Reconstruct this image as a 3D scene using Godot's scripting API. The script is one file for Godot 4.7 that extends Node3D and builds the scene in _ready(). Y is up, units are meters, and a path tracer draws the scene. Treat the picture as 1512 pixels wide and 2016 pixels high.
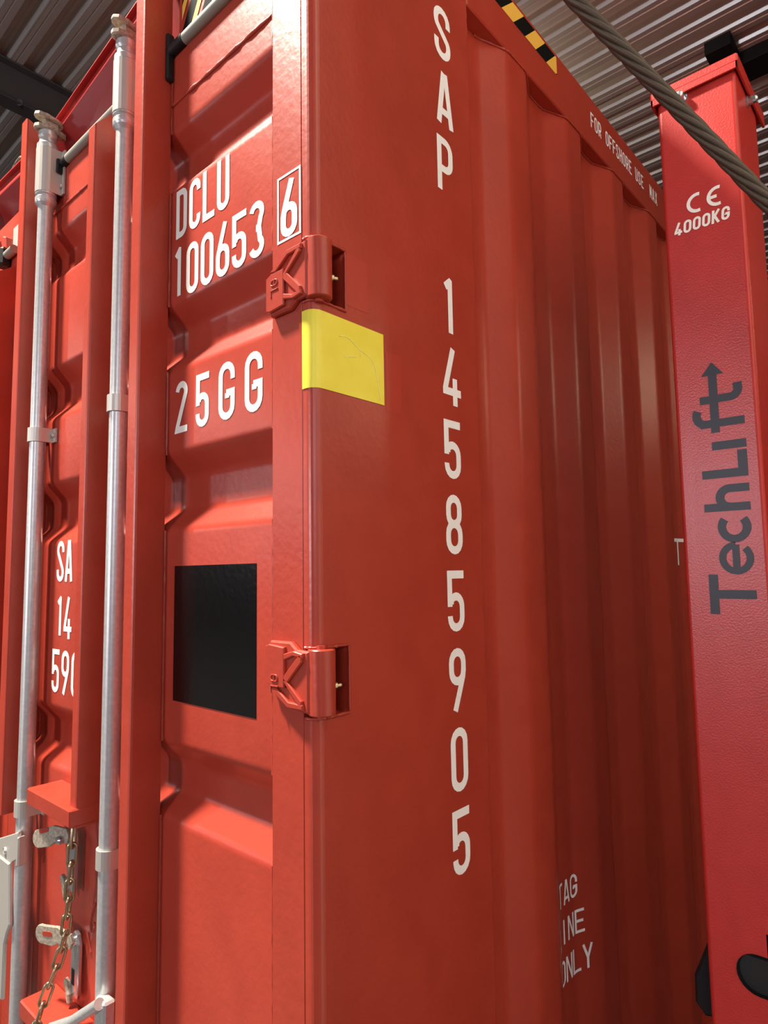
extends Node3D

# A red shipping container in a hall, seen from its door corner, with a lifting column beside it.
# World: y up, floor at FLOOR. The container's door corner stands at x = 0, z = 0; doors face +z, its long side faces +x.

const KEY_E := 122.0
const LAMP_E := 40.0
const WIN_E := 10.0
const SKY_E := 2.0
const SIDE_E := 10.0
const BIG_E := 45.0
const SKY_AT := Vector3(3.6, 6.95, -0.2)
const UNSEEN_PIER := [1.22, -0.85, 0.28]
const UP_E := 0.12
const ROD_Z := 0.030
const FLOOR := -0.24
const EXPO := 1.0

var M := {}
var cnt: Node3D

# ------------------------------------------------------------------ mesh helpers
func mk() -> SurfaceTool:
	var st := SurfaceTool.new()
	st.begin(Mesh.PRIMITIVE_TRIANGLES)
	return st

func tri(st: SurfaceTool, a: Vector3, b: Vector3, c: Vector3, hint: Vector3, g := -1) -> void:
	st.set_smooth_group(g)
	if (c - a).cross(b - a).dot(hint) < 0.0:
		var t := b
		b = c
		c = t
	st.add_vertex(a)
	st.add_vertex(b)
	st.add_vertex(c)

func quad(st: SurfaceTool, a: Vector3, b: Vector3, c: Vector3, d: Vector3, hint: Vector3, g := -1) -> void:
	tri(st, a, b, c, hint, g)
	tri(st, a, c, d, hint, g)

# a box with chamfered edges, from corner lo to corner hi
func box(st: SurfaceTool, lo: Vector3, hi: Vector3, ch := 0.002, xf := Transform3D()) -> void:
	var c := (lo + hi) / 2.0
	var h := (hi - lo) / 2.0
	ch = minf(ch, minf(h.x, minf(h.y, h.z)) * 0.9)
	var P := func(sx: float, sy: float, sz: float, ax: int) -> Vector3:
		var v := Vector3(sx * (h.x - ch), sy * (h.y - ch), sz * (h.z - ch))
		v[ax] = [sx, sy, sz][ax] * h[ax]
		return xf * (c + v)
	var B := xf.basis
	for ax in 3:
		for s in [-1.0, 1.0]:
			var q := []
			for k in [[-1.0, -1.0], [1.0, -1.0], [1.0, 1.0], [-1.0, 1.0]]:
				var v := [0.0, 0.0, 0.0]
				v[ax] = s
				v[(ax + 1) % 3] = k[0]
				v[(ax + 2) % 3] = k[1]
				q.append(P.call(v[0], v[1], v[2], ax))
			var n := Vector3.ZERO
			n[ax] = s
			quad(st, q[0], q[1], q[2], q[3], B * n)
	if ch <= 0.0:
		return
	for ax in 3:
		var b := (ax + 1) % 3
		var d := (ax + 2) % 3
		for sb in [-1.0, 1.0]:
			for sd in [-1.0, 1.0]:
				var v0 := [0.0, 0.0, 0.0]
				v0[b] = sb
				v0[d] = sd
				var v1 := v0.duplicate()
				v0[ax] = -1.0
				v1[ax] = 1.0
				var n := Vector3.ZERO
				n[b] = sb
				n[d] = sd
				quad(st, P.call(v0[0], v0[1], v0[2], b), P.call(v1[0], v1[1], v1[2], b), P.call(v1[0], v1[1], v1[2], d), P.call(v0[0], v0[1], v0[2], d), B * n)
	for sx in [-1.0, 1.0]:
		for sy in [-1.0, 1.0]:
			for sz in [-1.0, 1.0]:
				tri(st, P.call(sx, sy, sz, 0), P.call(sx, sy, sz, 1), P.call(sx, sy, sz, 2), B * Vector3(sx, sy, sz))

func inset(poly: PackedVector2Array, d: float) -> PackedVector2Array:
	var n := poly.size()
	var out := PackedVector2Array()
	for i in n:
		var a := (poly[i] - poly[(i + n - 1) % n]).normalized()
		var b := (poly[(i + 1) % n] - poly[i]).normalized()
		var na := Vector2(-a.y, a.x)
		var nb := Vector2(-b.y, b.x)
		var m := (na + nb)
		m = m / maxf(0.3, m.dot(na))
		out.append(poly[i] + m * d)
	return out

# polygon in local xy pushed along local z from 0 to depth; front edge (z = depth) bevelled; smooth sides when g >= 0
func prism(st: SurfaceTool, pts: Array, depth: float, xf: Transform3D, bevel := 0.0, g := -1) -> void:
	var poly := PackedVector2Array(pts)
	if Geometry2D.is_polygon_clockwise(poly):
		poly.reverse()
	var top := inset(poly, bevel) if bevel > 0.0 else poly
	var n := poly.size()
	var idx := Geometry2D.triangulate_polygon(poly)
	var B := xf.basis
	var zz := depth - bevel
	for k in range(0, idx.size(), 3):
		var a := poly[idx[k]]
		var b := poly[idx[k + 1]]
		var c := poly[idx[k + 2]]
		tri(st, xf * Vector3(a.x, a.y, 0), xf * Vector3(b.x, b.y, 0), xf * Vector3(c.x, c.y, 0), B * Vector3(0, 0, -1))
		a = top[idx[k]]
		b = top[idx[k + 1]]
		c = top[idx[k + 2]]
		tri(st, xf * Vector3(a.x, a.y, depth), xf * Vector3(b.x, b.y, depth), xf * Vector3(c.x, c.y, depth), B * Vector3(0, 0, 1))
	for i in n:
		var j := (i + 1) % n
		var e := poly[j] - poly[i]
		var h := B * Vector3(e.y, -e.x, 0)
		quad(st, xf * Vector3(poly[i].x, poly[i].y, 0), xf * Vector3(poly[j].x, poly[j].y, 0), xf * Vector3(poly[j].x, poly[j].y, zz), xf * Vector3(poly[i].x, poly[i].y, zz), h, g)
		if bevel > 0.0:
			quad(st, xf * Vector3(poly[i].x, poly[i].y, zz), xf * Vector3(poly[j].x, poly[j].y, zz), xf * Vector3(top[j].x, top[j].y, depth), xf * Vector3(top[i].x, top[i].y, depth), h.normalized() + B * Vector3(0, 0, 1), -1)

# upright prism: polygon given as (x, z), from y0 to y1
func column(st: SurfaceTool, pts: Array, y0: float, y1: float, g := -1) -> void:
	var p := []
	for v in pts:
		p.append(Vector2(v.x, -v.y))
	prism(st, p, y1 - y0, Transform3D(Basis(Vector3.RIGHT, Vector3(0, 0, -1), Vector3.UP), Vector3(0, y0, 0)), 0.0, g)

func tube(st: SurfaceTool, path: Array, r: float, seg := 10, closed := false, jitter := 0.0, seed_ := 1) -> void:
	var rng := RandomNumberGenerator.new()
	rng.seed = seed_
	var n := path.size()
	var rings := []
	var up := Vector3.ZERO
	for i in n:
		var t: Vector3
		if closed:
			t = (path[(i + 1) % n] - path[(i + n - 1) % n]).normalized()
		else:
			t = (path[mini(i + 1, n - 1)] - path[maxi(i - 1, 0)]).normalized()
		if up == Vector3.ZERO:
			up = Vector3(0, 1, 0) if absf(t.y) < 0.8 else Vector3(1, 0, 0)
		var s := t.cross(up).normalized()
		up = s.cross(t).normalized()
		var ring := []
		var rr := r * (1.0 + jitter * rng.randf_range(-1.0, 1.0))
		for k in seg:
			var a := TAU * k / seg
			ring.append(path[i] + (s * cos(a) + up * sin(a)) * rr)
		rings.append(ring)
	for i in (n if closed else n - 1):
		var A: Array = rings[i]
		var Bq: Array = rings[(i + 1) % n]
		for k in seg:
			var l := (k + 1) % seg
			quad(st, A[k], A[l], Bq[l], Bq[k], (A[k] + A[l]) / 2.0 - path[i], 1)
	if not closed:
		for e in [0, n - 1]:
			var R: Array = rings[e]
			var o: Vector3 = path[e] - path[1 if e == 0 else n - 2]
			for k in range(1, seg - 1):
				tri(st, R[0], R[k], R[k + 1], o)

# turned shape round local y: profile of (radius, y)
func lathe(st: SurfaceTool, prof: Array, xf: Transform3D, seg := 20, g := -1) -> void:
	for i in prof.size() - 1:
		var p: Vector2 = prof[i]
		var q: Vector2 = prof[i + 1]
		for k in seg:
			var a := TAU * k / seg
			var b := TAU * (k + 1) / seg
			var ca := Vector3(cos(a), 0, sin(a))
			var cb := Vector3(cos(b), 0, sin(b))
			var h := (ca + cb) * (q.y - p.y) - Vector3.UP * (q.x - p.x) * 2.0
			var v := [ca * p.x + Vector3.UP * p.y, cb * p.x + Vector3.UP * p.y, cb * q.x + Vector3.UP * q.y, ca * q.x + Vector3.UP * q.y]
			quad(st, xf * v[0], xf * v[1], xf * v[2], xf * v[3], xf.basis * h, 2 + i if g < 0 else g)

# rounds the inner corners of an open polyline
func fillet(p: Array, r: float, steps := 4) -> Array:
	var out := [p[0]]
	for i in range(1, p.size() - 1):
		var a: Vector2 = p[i - 1] - p[i]
		var b: Vector2 = p[i + 1] - p[i]
		var d := minf(r, minf(a.length(), b.length()) * 0.45)
		var s: Vector2 = p[i] + a.normalized() * d
		var e: Vector2 = p[i] + b.normalized() * d
		for k in steps + 1:
			var t := float(k) / steps
			out.append(s.lerp(p[i], t).lerp(p[i].lerp(e, t), t))
	out.append(p[p.size() - 1])
	return out

# a strip of the given thickness along an open path, as a closed outline
func strip(path: Array, th: float) -> Array:
	var L := []
	var R := []
	for i in path.size():
		var t: Vector2 = (path[mini(i + 1, path.size() - 1)] - path[maxi(i - 1, 0)]).normalized()
		var n := Vector2(-t.y, t.x) * th / 2.0
		L.append(path[i] + n)
		R.append(path[i] - n)
	R.reverse()
	return L + R

func arc(c: Vector2, r: float, a0: float, a1: float, n := 8, ry := -1.0) -> Array:
	var out := []
	for i in n + 1:
		var a := deg_to_rad(lerpf(a0, a1, float(i) / n))
		out.append(c + Vector2(cos(a) * r, sin(a) * (r if ry < 0.0 else ry)))
	return out

func put(called: String, st: SurfaceTool, m: Material, parent: Node = self, label := "") -> MeshInstance3D:
	st.generate_normals()
	var o := MeshInstance3D.new()
	o.name = called
	o.mesh = st.commit()
	o.mesh.surface_set_material(0, m)
	parent.add_child(o, true)
	if label:
		o.set_meta("label", label)
	return o

func thing(called: String, label: String, category: String, at := Vector3.ZERO, group := "") -> Node3D:
	var o := Node3D.new()
	o.name = called
	add_child(o, true)
	o.position = at
	tag(o, label, category, group)
	return o

func tag(o: Node, label: String, category: String, group := "") -> void:
	o.set_meta("label", label)
	o.set_meta("category", category)
	if group:
		o.set_meta("group", group)

func struct(called: String, st: SurfaceTool, m: Material, label: String) -> MeshInstance3D:
	var o := put(called, st, m)
	o.set_meta("kind", "structure")
	o.set_meta("label", label)
	return o

# ------------------------------------------------------------------ lettering: strokes of constant width
func glyph(ch: String, W: float, H: float, t: float) -> Array:
	var l := t / 2.0
	var r := W - t / 2.0
	var b := t / 2.0
	var tp := H - t / 2.0
	var R := (r - l) / 2.0
	var cx := (l + r) / 2.0
	var m := H / 2.0
	match ch:
		"0", "O":
			return [arc(Vector2(cx, tp - R), R, 0, 180) + arc(Vector2(cx, b + R), R, 180, 360) + [Vector2(r, tp - R)]]
		"1":
			return [[Vector2(cx - R * 0.95, tp - H * 0.13), Vector2(cx + R * 0.25, tp - H * 0.015), Vector2(cx + R * 0.25, 0)]]
		"2":
			return [arc(Vector2(cx, tp - R), R, 172, -12, 12) + [Vector2(l + t * 0.15, b + t * 0.5), Vector2(l, b), Vector2(W, b)]]
		"3":
			var R2 := R * 0.95
			return [arc(Vector2(cx, tp - R), R, 165, -40, 12) + [Vector2(cx + R * 0.45, m + H * 0.03), Vector2(cx + R * 0.45, m + H * 0.01)] + arc(Vector2(cx, b + R), R, 48, -165, 12, R2), [Vector2(cx - R * 0.1, m + H * 0.02), Vector2(cx + R * 0.6, m + H * 0.02)]]
		"4":
			return [[Vector2(cx + R * 0.25, H), Vector2(l, H * 0.27), Vector2(l, H * 0.235), Vector2(W, H * 0.235)], [Vector2(cx + R * 0.45, H * 0.48), Vector2(cx + R * 0.45, 0)]]
		"5":
			var top5 := H * 0.64 - t / 2.0
			return [[Vector2(W, tp), Vector2(l, tp), Vector2(l, H * 0.41)], [Vector2(l + t * 0.3, top5 - R * 0.75)] + arc(Vector2(cx, top5 - R), R, 140, 0) + arc(Vector2(cx, b + R), R, 0, -180) + [Vector2(l, H * 0.26)]]
		"6", "9":
			var tb := H * 0.6 - t / 2.0
			var g6 := [arc(Vector2(cx, tb - R), R, 0, 180) + arc(Vector2(cx, b + R), R, 180, 360) + [Vector2(r, tb - R)], [Vector2(l, b + R), Vector2(l, H * 0.33), Vector2(l + R * 0.12, H * 0.47), Vector2(cx + R * 0.5, H)]]
			if ch == "9":
				for s in g6:
					for i in s.size():
						s[i] = Vector2(W, H) - s[i]
			return g6
		"8":
			var Ru := R * 0.92
			var my := m + t * 0.05
			return [arc(Vector2(cx, tp - Ru), Ru, 0, 180) + arc(Vector2(cx, my + Ru), Ru, 180, 360) + [Vector2(cx + Ru, tp - Ru)], arc(Vector2(cx, my - R), R, 0, 180) + arc(Vector2(cx, b + R), R, 180, 360) + [Vector2(r, my - R)]]
		"S":
			return [[Vector2(r, tp - R * 1.5)] + arc(Vector2(cx, tp - R), R, 0, 180) + arc(Vector2(cx, tp - R * 1.2), R, 180, 215, 3) + arc(Vector2(cx, b + R * 1.2), R, 35, 0, 3) + arc(Vector2(cx, b + R), R, 0, -180) + [Vector2(l, b + R * 1.6)]]
		"A":
			return [[Vector2(l * 0.9, 0), Vector2(cx - t * 0.18, H)], [Vector2(W - l * 0.9, 0), Vector2(cx + t * 0.18, H)], [Vector2(l + R * 0.3, H * 0.25), Vector2(r - R * 0.3, H * 0.25)]]
		"P", "R":
			var rb := H * 0.26
			var rx := minf(rb, R)
			var o := [[Vector2(l, 0), Vector2(l, tp), Vector2(cx, tp)] + arc(Vector2(r - rx, tp - rx), rx, 90, 0) + arc(Vector2(r - rx, tp - rb * 2.0 + rx), rx, 0, -90) + [Vector2(l, tp - rb * 2.0)]]
			if ch == "R":
				o.append([Vector2(cx, tp - rb * 2.0), Vector2(r, 0)])
			return o
		"D":
			return [[Vector2(l, m), Vector2(l, tp), Vector2(cx, tp)] + arc(Vector2(cx, tp - R), R, 90, 0) + arc(Vector2(cx, b + R), R, 0, -90) + [Vector2(l, b), Vector2(l, m)]]
		"C":
			return [[Vector2(r, tp - R * 1.5)] + arc(Vector2(cx, tp - R), R, 0, 180) + arc(Vector2(cx, b + R), R, 180, 360) + [Vector2(r, b + R * 1.5)]]
		"G":
			return [[Vector2(r, tp - R * 1.5)] + arc(Vector2(cx, tp - R), R, 0, 180) + arc(Vector2(cx, b + R), R, 180, 360) + [Vector2(r, H * 0.46), Vector2(cx - R * 0.05, H * 0.46)], [Vector2(cx + R * 0.1, H * 0.46), Vector2(cx + R * 0.1, H * 0.37)]]
		"L":
			return [[Vector2(l, H), Vector2(l, b), Vector2(W, b)]]
		"U":
			return [[Vector2(l, H)] + arc(Vector2(cx, b + R), R, 180, 360) + [Vector2(r, H)]]
		"F", "E":
			var e := [[Vector2(W, tp), Vector2(l, tp), Vector2(l, 0)], [Vector2(l, m), Vector2(r, m)]]
			if ch == "E":
				e.append([Vector2(l, b), Vector2(W, b)])
			return e
		"H":
			return [[Vector2(l, 0), Vector2(l, H)], [Vector2(r, 0), Vector2(r, H)], [Vector2(l, m), Vector2(r, m)]]
		"M":
			return [[Vector2(l, 0), Vector2(l, H)], [Vector2(r, 0), Vector2(r, H)], [Vector2(l, H), Vector2(cx, H * 0.3), Vector2(r, H)]]
		"N":
			return [[Vector2(l, 0), Vector2(l, H)], [Vector2(r, 0), Vector2(r, H)], [Vector2(l, H), Vector2(r, 0)]]
		"X":
			return [[Vector2(l, 0), Vector2(r, H)], [Vector2(l, H), Vector2(r, 0)]]
		"T":
			return [[Vector2(0, tp), Vector2(W, tp)], [Vector2(cx, 0), Vector2(cx, H)]]
		"I":
			return [[Vector2(cx, 0), Vector2(cx, H)]]
		"Y":
			return [[Vector2(l, H), Vector2(cx, H * 0.45), Vector2(cx, 0)], [Vector2(r, H), Vector2(cx, H * 0.45)]]
		"K":
			return [[Vector2(l, 0), Vector2(l, H)], [Vector2(r, H), Vector2(l, H * 0.36)], [Vector2(cx - R * 0.3, H * 0.5), Vector2(r + t * 0.1, 0)]]
	return []

# a flat stroke of width t; place(u, v) puts a point of the text on the surface that carries it
func ribbon(st: SurfaceTool, pts: Array, t: float, place: Callable, out: Vector3, step := 0.0) -> void:
	var p := []
	for i in pts.size():
		if i and pts[i].distance_to(p[p.size() - 1]) < 1e-6:
			continue
		if i and step > 0.0:
			var a: Vector2 = p[p.size() - 1]
			var n := int(a.distance_to(pts[i]) / step)
			for k in range(1, n + 1):
				p.append(a.lerp(pts[i], float(k) / (n + 1)))
		p.append(pts[i])
	var n := p.size()
	if n < 2:
		return
	var closed: bool = p[0].distance_to(p[n - 1]) < 1e-5
	var L := []
	var Rr := []
	for i in n:
		var a: Vector2
		var b: Vector2
		if closed and (i == 0 or i == n - 1):
			a = (p[0] - p[n - 2]).normalized()
			b = (p[1] - p[0]).normalized()
		else:
			a = (p[i] - p[maxi(i - 1, 0)]).normalized() if i > 0 else (p[1] - p[0]).normalized()
			b = (p[mini(i + 1, n - 1)] - p[i]).normalized() if i < n - 1 else a
		var na := Vector2(-a.y, a.x)
		var mm := na + Vector2(-b.y, b.x)
		mm = mm / maxf(0.5, mm.dot(na)) * t / 2.0
		L.append(p[i] + mm)
		Rr.append(p[i] - mm)
	for i in n - 1:
		quad(st, place.call(L[i].x, L[i].y), place.call(L[i + 1].x, L[i + 1].y), place.call(Rr[i + 1].x, Rr[i + 1].y), place.call(Rr[i].x, Rr[i].y), out)

# joins the strokes of a character into outlines: [outer outlines, holes]
func outlines(strokes: Array, t: float) -> Array:
	var K := 1000.0
	var outers: Array[PackedVector2Array] = []
	var holes: Array[PackedVector2Array] = []
	var list := []
	for g in strokes:
		var p := PackedVector2Array()
		for v in g:
			if p.is_empty() or p[p.size() - 1].distance_to(v * K) > 0.02:
				p.append(v * K)
		if p.size() > 3 and p[0].distance_to(p[p.size() - 1]) < 0.05:
			var h := p.size() / 2
			var a := p.slice(0, h + 1)
			var b := p.slice(h - 1)
			b.append(p[1].lerp(p[0], 0.3))
			list += [a, b]
		else:
			list.append(p)
	for p in list:
		var bits := Geometry2D.offset_polyline(p, t * K / 2.0, Geometry2D.JOIN_MITER, Geometry2D.END_BUTT)
		bits.sort_custom(func(a, b): return Geometry2D.is_polygon_clockwise(b) and not Geometry2D.is_polygon_clockwise(a))
		for sp in bits:
			if Geometry2D.is_polygon_clockwise(sp):
				holes.append(sp)
				continue
			var nh: Array[PackedVector2Array] = []
			for h in holes:
				nh.append_array(Geometry2D.clip_polygons(h, sp))
			holes = nh
			var cur: PackedVector2Array = sp
			var rest: Array[PackedVector2Array] = []
			for o in outers:
				if Geometry2D.intersect_polygons(o, cur).is_empty():
					rest.append(o)
					continue
				for q in Geometry2D.merge_polygons(o, cur):
					if Geometry2D.is_polygon_clockwise(q):
						holes.append(q)
					else:
						cur = q
			rest.append(cur)
			outers = rest
	return [outers.map(thin), holes.map(thin)]

# drops points that lie within a fifth of a millimetre of the one before
func thin(p: PackedVector2Array) -> PackedVector2Array:
	var o := PackedVector2Array()
	for v in p:
		if o.is_empty() or (o[o.size() - 1].distance_to(v) > 0.2 and o[0].distance_to(v) > 0.2):
			o.append(v)
	return o

# one character as a thin print laid on its surface by place(u, v)
func print_glyph(st: SurfaceTool, strokes: Array, t: float, place: Callable, out: Vector3) -> void:
	var mid: Vector2 = strokes[0][0]
	var near := []
	for s in strokes:
		var q := []
		for v in s:
			q.append(v - mid)
		near.append(q)
	var oh := outlines(near, t)
	var left: Array = oh[1].duplicate()
	for o in oh[0]:
		var poly: PackedVector2Array = o
		var mine := []
		for h in left:
			if absf(area(h)) > 0.3 and Geometry2D.is_point_in_polygon(h[0], o):
				mine.append(h)
		for h in mine:
			var best := [1e9, 0, 0]
			for a in poly.size():
				for b in h.size():
					var d: float = poly[a].distance_squared_to(h[b])
					if d < best[0]:
						best = [d, a, b]
			var hole: PackedVector2Array = h
			if not Geometry2D.is_polygon_clockwise(hole):
				hole.reverse()
				best[2] = hole.size() - 1 - best[2]
			var e: Vector2 = (hole[best[2]] - poly[best[1]]).normalized()
			var n := Vector2(e.y, -e.x) * 0.02
			var np := PackedVector2Array()
			for k in best[1]:
				np.append(poly[k])
			np.append(poly[best[1]] - n)
			np.append(hole[best[2]] - n)
			for k in range(1, hole.size()):
				np.append(hole[(best[2] + k) % hole.size()])
			np.append(hole[best[2]] + n)
			np.append(poly[best[1]] + n)
			for k in range(best[1] + 1, poly.size()):
				np.append(poly[k])
			poly = np
		var idx := Geometry2D.triangulate_polygon(poly)
		if idx.is_empty():
			printerr("print not triangulated")
		for k in range(0, idx.size(), 3):
			var q := []
			for m in 3:
				var v := poly[idx[k + m]] / 1000.0 + mid
				q.append(place.call(v.x, v.y))
			tri(st, q[0], q[1], q[2], out)

func area(p: PackedVector2Array) -> float:
	var a := 0.0
	for i in p.size():
		a += p[i].cross(p[(i + 1) % p.size()])
	return a / 2.0

func lettering_node(parent: Node, label: String) -> Node3D:
	var o := Node3D.new()
	o.name = "lettering"
	parent.add_child(o, true)
	o.set_meta("label", label)
	return o

# writes a line of text, every character a piece of its own under the lettering
func write(o: Node, m: Material, s: String, u: float, v: float, W: float, H: float, t: float, pitch: float, place: Callable, out: Vector3, bent := false) -> void:
	for i in s.length():
		var shapes := []
		for g in glyph(s[i], W, H, t):
			var q := []
			for p in g:
				q.append(p + Vector2(u + i * pitch, v))
			shapes.append(q)
		if shapes.is_empty():
			continue
		var st := mk()
		if bent:
			for k in shapes.size():
				var lifted := func(a: float, b: float) -> Vector3: return place.call(a, b) + out * 0.0003 * k
				ribbon(st, shapes[k], t, lifted, out, 0.006)
		else:
			print_glyph(st, shapes, t, place, out)
		put("letter", st, m, o)

# ------------------------------------------------------------------ materials
func noise_tex(freq: float, size := 256, normal := false, octaves := 3, seed_ := 1, ramp: Gradient = null, bump := 4.0) -> NoiseTexture2D:
	var n := FastNoiseLite.new()
	n.seed = seed_
	n.noise_type = FastNoiseLite.TYPE_SIMPLEX_SMOOTH
	n.frequency = freq
	n.fractal_octaves = octaves
	var t := NoiseTexture2D.new()
	t.width = size
	t.height = size
	t.seamless = true
	t.noise = n
	t.as_normal_map = normal
	t.bump_strength = bump
	if ramp:
		t.color_ramp = ramp
	return t

func ramp(a: Color, b: Color, c = null) -> Gradient:
	var g := Gradient.new()
	g.set_color(0, a)
	g.set_color(1, b)
	if c != null:
		g.add_point(0.5, c)
	return g

func mat(called: String, c: Color, rough: float, metal := 0.0) -> StandardMaterial3D:
	var m := StandardMaterial3D.new()
	m.resource_name = called
	m.albedo_color = c
	m.roughness = rough
	m.metallic = metal
	M[called] = m
	return m

func tri_planar(m: StandardMaterial3D, s: float) -> void:
	m.uv1_triplanar = true
	m.uv1_world_triplanar = true
	m.uv1_scale = Vector3.ONE * s

func materials() -> void:
	var peel := noise_tex(0.045, 512, false, 3, 3)
	var red := mat("container_paint", Color(1, 1, 1), 0.33)
	red.albedo_texture = noise_tex(0.012, 256, false, 4, 7, ramp(Color(0.655, 0.230, 0.165), Color(0.695, 0.255, 0.185)))
	tri_planar(red, 2.2)
	red.heightmap_enabled = true
	red.heightmap_texture = peel
	red.heightmap_scale = 0.028
	var col := mat("column_paint", Color(1, 1, 1), 0.36)
	col.albedo_texture = noise_tex(0.012, 256, false, 4, 9, ramp(Color(0.70, 0.165, 0.135), Color(0.73, 0.18, 0.148)))
	tri_planar(col, 4.5)
	col.heightmap_enabled = true
	col.heightmap_texture = noise_tex(0.09, 512, false, 3, 12)
	col.heightmap_scale = 0.022
	mat("maroon_paint", Color(0.60, 0.155, 0.15), 0.3)
	mat("faded_paint", Color(0.70, 0.25, 0.185), 0.33)
	mat("white_print", Color(0.95, 0.94, 0.90), 0.4)
	mat("pale_print", Color(0.99, 0.99, 0.98), 0.5)
	var blk := mat("black_film", Color(0.022, 0.022, 0.024), 0.22)
	blk.heightmap_enabled = true
	blk.heightmap_texture = peel
	blk.heightmap_scale = 0.02
	tri_planar(blk, 2.2)
	mat("navy_print", Color(0.085, 0.10, 0.145), 0.45)
	var tape := mat("yellow_film", Color(1, 1, 1), 0.38)
	tape.albedo_texture = noise_tex(0.01, 256, false, 4, 21, ramp(Color(0.94, 0.88, 0.24), Color(0.97, 0.92, 0.32)))
	tri_planar(tape, 6.0)
	mat("pale_yellow", Color(0.97, 0.94, 0.55), 0.4)
	mat("yellow_print", Color(0.92, 0.72, 0.27), 0.8)
	mat("black_print", Color(0.07, 0.07, 0.065), 0.85)
	M.black_print.metallic_specular = 0.2
	var zinc := mat("galvanised", Color(1, 1, 1), 0.36, 0.55)
	zinc.albedo_texture = noise_tex(0.06, 256, false, 4, 5, ramp(Color(0.76, 0.77, 0.76), Color(0.86, 0.87, 0.86)))
	tri_planar(zinc, 5.0)
	var zp := mat("zinc_plate", Color(0.80, 0.79, 0.75), 0.40, 0.5)
	zp.resource_name = "zinc_plate"
	mat("chain_steel", Color(0.72, 0.66, 0.54), 0.28, 0.9)
	mat("bright_steel", Color(0.80, 0.82, 0.84), 0.25, 0.9)
	var cast := mat("cast_steel", Color(1, 1, 1), 0.6, 0.2)
	cast.albedo_texture = noise_tex(0.05, 256, false, 4, 15, ramp(Color(0.50, 0.45, 0.38), Color(0.80, 0.77, 0.70)))
	tri_planar(cast, 8.0)
	mat("black_rubber", Color(0.045, 0.045, 0.045), 0.55)
	var gr := mat("grey_tube", Color(0.56, 0.55, 0.50), 0.4, 0.1)
	gr.resource_name = "grey_tube"
	mat("dark_hole", Color(0.015, 0.015, 0.015), 0.8)
	var rope := mat("rope_steel", Color(1, 1, 1), 0.55, 0.3)
	rope.albedo_texture = noise_tex(0.08, 256, false, 4, 31, ramp(Color(0.24, 0.20, 0.155), Color(0.38, 0.33, 0.265)))
	tri_planar(rope, 20.0)
	var deck := mat("deck_steel", Color(0.72, 0.72, 0.70), 0.30, 0.3)
	deck.resource_name = "deck_steel"
	mat("beam_paint", Color(0.27, 0.28, 0.28), 0.55)
	mat("dark_beam", Color(0.02, 0.02, 0.02), 0.7)
	var fl := mat("concrete", Color(1, 1, 1), 0.55)
	fl.albedo_texture = noise_tex(0.02, 256, false, 5, 41, ramp(Color(0.19, 0.18, 0.17), Color(0.24, 0.23, 0.215)))
	tri_planar(fl, 0.6)
	mat("wall_panel", Color(0.34, 0.32, 0.29), 0.6)
	mat("unseen_pier_white", Color(0.90, 0.88, 0.84), 0.7)
	mat("side_wall", Color(0.20, 0.19, 0.18), 0.7)
	var em := mat("unseen_lamp_glow", Color(1, 0.96, 0.9), 0.5)
	em.emission_enabled = true
	em.emission = Color(1, 0.93, 0.82)
	em.emission_energy_multiplier = 6.0
	var sky := mat("unseen_window_glow", Color(0.9, 0.92, 1.0), 0.4)
	sky.emission_enabled = true
	sky.emission = Color(0.84, 0.88, 1.0)
	sky.emission_energy_multiplier = 2.5

# ------------------------------------------------------------------ light
func lamp(at: Vector3, e: float, label: String) -> void:
	var t := thing("unseen_bay_lamp", label, "lamp", at, "unseen hall lamps under the roof")  # out of view; lights the doors, side and roof
	var st := mk()
	lathe(st, [Vector2(0.0, 0.42), Vector2(0.09, 0.42), Vector2(0.11, 0.40), Vector2(0.12, 0.22), Vector2(0.27, 0.03), Vector2(0.28, 0.0), Vector2(0.26, 0.0), Vector2(0.10, 0.2), Vector2(0.0, 0.2)], Transform3D(), 24)
	put("reflector", st, M.beam_paint, t)
	st = mk()
	lathe(st, [Vector2(0.0, 0.02), Vector2(0.25, 0.02), Vector2(0.25, 0.012), Vector2(0.0, 0.012)], Transform3D(), 24)
	put("lens", st, M.unseen_lamp_glow, t)
	st = mk()
	box(st, Vector3(-0.01, 0.42, -0.01), Vector3(0.01, 6.99 - at.y, 0.01))
	put("hanger", st, M.beam_paint, t)
	area_light(at + Vector3(0, 0.004, 0), Vector3(-90, 0, 0), Vector2(0.44, 0.44), e, Color(1.0, 0.955, 0.90))
	# unseen uplight on top of the lamp, put in to brighten the roof deck
	st = mk()
	lathe(st, [Vector2(0.0, 0.426), Vector2(0.085, 0.426), Vector2(0.085, 0.421), Vector2(0.0, 0.421)], Transform3D(), 16)
	put("unseen_uplight", st, M.unseen_lamp_glow, t)
	area_light(at + Vector3(0, 0.43, 0), Vector3(90, 0, 0), Vector2(0.15, 0.15), e * UP_E * (0.3 if at.z > 0.0 else 1.0), Color(1.0, 0.93, 0.82))

func area_light(at: Vector3, turn: Vector3, size: Vector2, e: float, c: Color) -> void:
	var a := AreaLight3D.new()
	a.name = "area_light"
	a.area_size = size
	a.light_energy = e
	a.light_color = c
	a.shadow_enabled = true
	a.area_range = 60.0
	a.area_attenuation = 2.0
	add_child(a, true)
	a.position = at
	a.rotation_degrees = turn

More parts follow.
